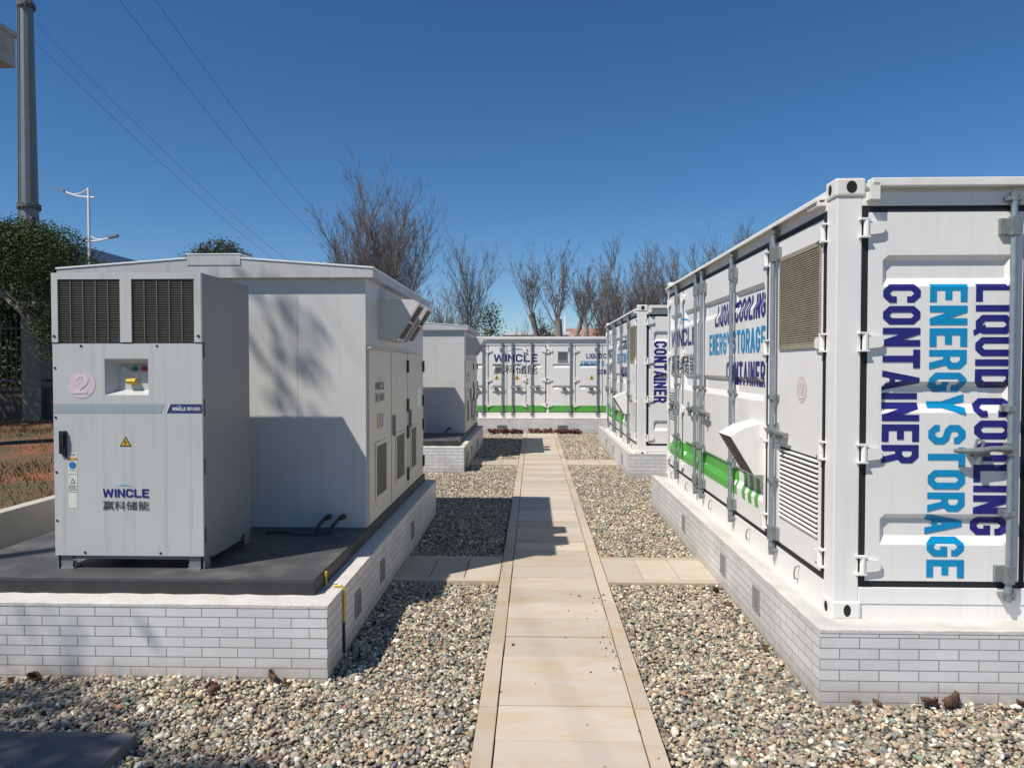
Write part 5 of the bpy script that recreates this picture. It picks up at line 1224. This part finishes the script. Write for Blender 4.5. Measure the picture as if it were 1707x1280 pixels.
def street_lamp():
    Y = 32.0; X = (139 - 890) / 1220 * Y; k = Y / 1220; zz = lambda py: CAM_H + (611 - py) * k
    xx = lambda px_: (px_ - 890) * k
    root = thing('street_lamp', (X, Y, .7), 'white street lamp with a high arm and a lower arm on opposite sides', 'street lamp')
    t = MB(); t.tube([(X, Y, .7), (X, Y, zz(310))], [.085, .055], 10); part('pole', t, M['lampwhite'], root)
    for (pts, brace, head) in (([(149, 326), (138, 326), (120, 324), (105, 319), (97, 316)], [(138, 312), (125, 319), (112, 321)], [(98, 317), (82, 312)]), ([(133, 400), (140, 400), (155, 399), (168, 396), (176, 394)], [(141, 391), (150, 396), (165, 397)], [(173, 395), (188, 392)])):
        t = MB(); t.tube([(xx(a), Y, zz(b)) for a, b in pts], .04, 6); t.tube([(xx(a), Y, zz(b)) for a, b in brace], .028, 6); part('arm', t, M['lampwhite'], root, smooth=True)
        (a, b), (c, d) = head; t = MB(); A, B = Vector((xx(a), Y, zz(b))), Vector((xx(c), Y, zz(d)))
        t.prism([A + Vector((0, -.13, .0)), A + Vector((0, .13, .0)), B + Vector((0, .11, 0)), B + Vector((0, -.11, 0))], (0, 0, .09)); part('lamp_head', t, M['darkzinc'], root)
    world()
street_lamp()
t = MB(); X = (942 - 890) / 1220 * 55; t.tube([(X, 55, 0), (X, 55, 5.9)], [.09, .06], 8)
single('white_post', t, M['lampwhite'], (X, 55, 0), 'thin white post standing far off between the forked bare trees', 'post')
def wire(pa, ya, pb, yb, sag, label):
    A = Vector(((pa[0] - 890) / 1220 * ya, ya, CAM_H + (611 - pa[1]) / 1220 * ya)); B = Vector(((pb[0] - 890) / 1220 * yb, yb, CAM_H + (611 - pb[1]) / 1220 * yb))
    A0 = A.copy(); n = 40; i0 = -20 if ya < 30 else 0; pts = [tuple(A0.lerp(B, i / n) - Vector((0, 0, sag * 4 * (i / n) * (1 - i / n)))) for i in range(i0, n + 1)]
    t = MB(); t.tube(pts, [max(.006, .0075 + .012 * i / n) for i in range(i0, n + 1)], 5)
    single('overhead_wire', t, M['wire'], A0, label, 'wire', 'overhead power wires')
wire((45, 28), 32, (500, 448), 110, .9, 'overhead wire from the steel mast, upper of the two lower-left wires')
wire((20, 36), 31.6, (490, 455), 110, .9, 'overhead wire from the steel mast, lower of the two lower-left wires')
wire((178, -25), 24, (560, 418), 110, 1.2, 'overhead wire crossing the middle of the left sky')
wire((240, -25), 24, (575, 395), 110, 1.2, 'overhead wire crossing highest over the left sky')

def warehouse():
    root = thing('warehouse', (-45, 62, 0), 'far dark blue warehouse roof showing behind the street lamp', 'building')
    t = MB(); t.box(-58, -36.5, 62, 90, 0, 10.3); part('wall', t, M['concrete'], root)
    t = MB(); t.prism([(-59, 61.5, 10.3), (-35.6, 61.5, 10.3), (-35.6, 61.5, 10.75), (-47, 61.5, 14.6), (-59, 61.5, 10.75)], (0, 29, 0)); part('roof', t, M['blueroof'], root); world()
warehouse()
def white_block():
    Y = 47; root = thing('low_building', (0, Y, 0), 'low white flat-roofed building far behind the forked bare trees', 'building')
    t = MB(); t.box(-2.0, 2.2, Y, Y + 8, 0, 4.10); part('wall', t, M['bldwhite'], root)
    t = MB(); t.box(-2.1, 2.3, Y - .1, Y + 8.1, 4.10, 4.32); part('roof', t, M['lampwhite'], root)
    t = MB()
    for x in (-.2, 1.1): t = MB(); t.box(x, x + .7, Y - .02, Y + .02, 3.3, 3.9); part('window', t, M['gr_dark'], root); world()
    Y = 52; root = thing('low_building', (5, Y, 0), 'low building with a reddish roof far behind the right end of the far container', 'building')
    t = MB(); t.box(2.6, 12, Y, Y + 8, 0, 3.9); part('wall', t, M['bldwhite'], root)
    t = MB(); t.prism([(2.4, Y - .4, 3.9), (2.4, Y + 8.4, 3.9), (2.4, Y + 4, 5.0)], (10, 0, 0)); part('roof', t, M['redroof'], root); world()
white_block()
def canopy():
    Y = 9.8; k = (Y + 2.2) / 1220; x1 = (16 - 890) * k
    root = thing('roof_canopy', (x1 - 1.4, Y, .7), 'corner of a grey concrete canopy cut by the left picture edge', 'canopy')
    t = MB(); t.box(x1 - 2.6, x1, Y, Y + 2.2, CAM_H + (611 - 109) * k, CAM_H + (611 - 58) * k); t.box(x1 - 2.64, x1 + .03, Y - .03, Y + 2.24, CAM_H + (611 - 58) * k, CAM_H + (611 - 50) * k); part('roof', t, M['concrete'], root)
    t = MB(); t.box(x1 - 2.3, x1 - 1.9, Y + .9, Y + 1.3, .6, CAM_H + (611 - 109) * k); part('post', t, M['concrete'], root); world()
canopy()
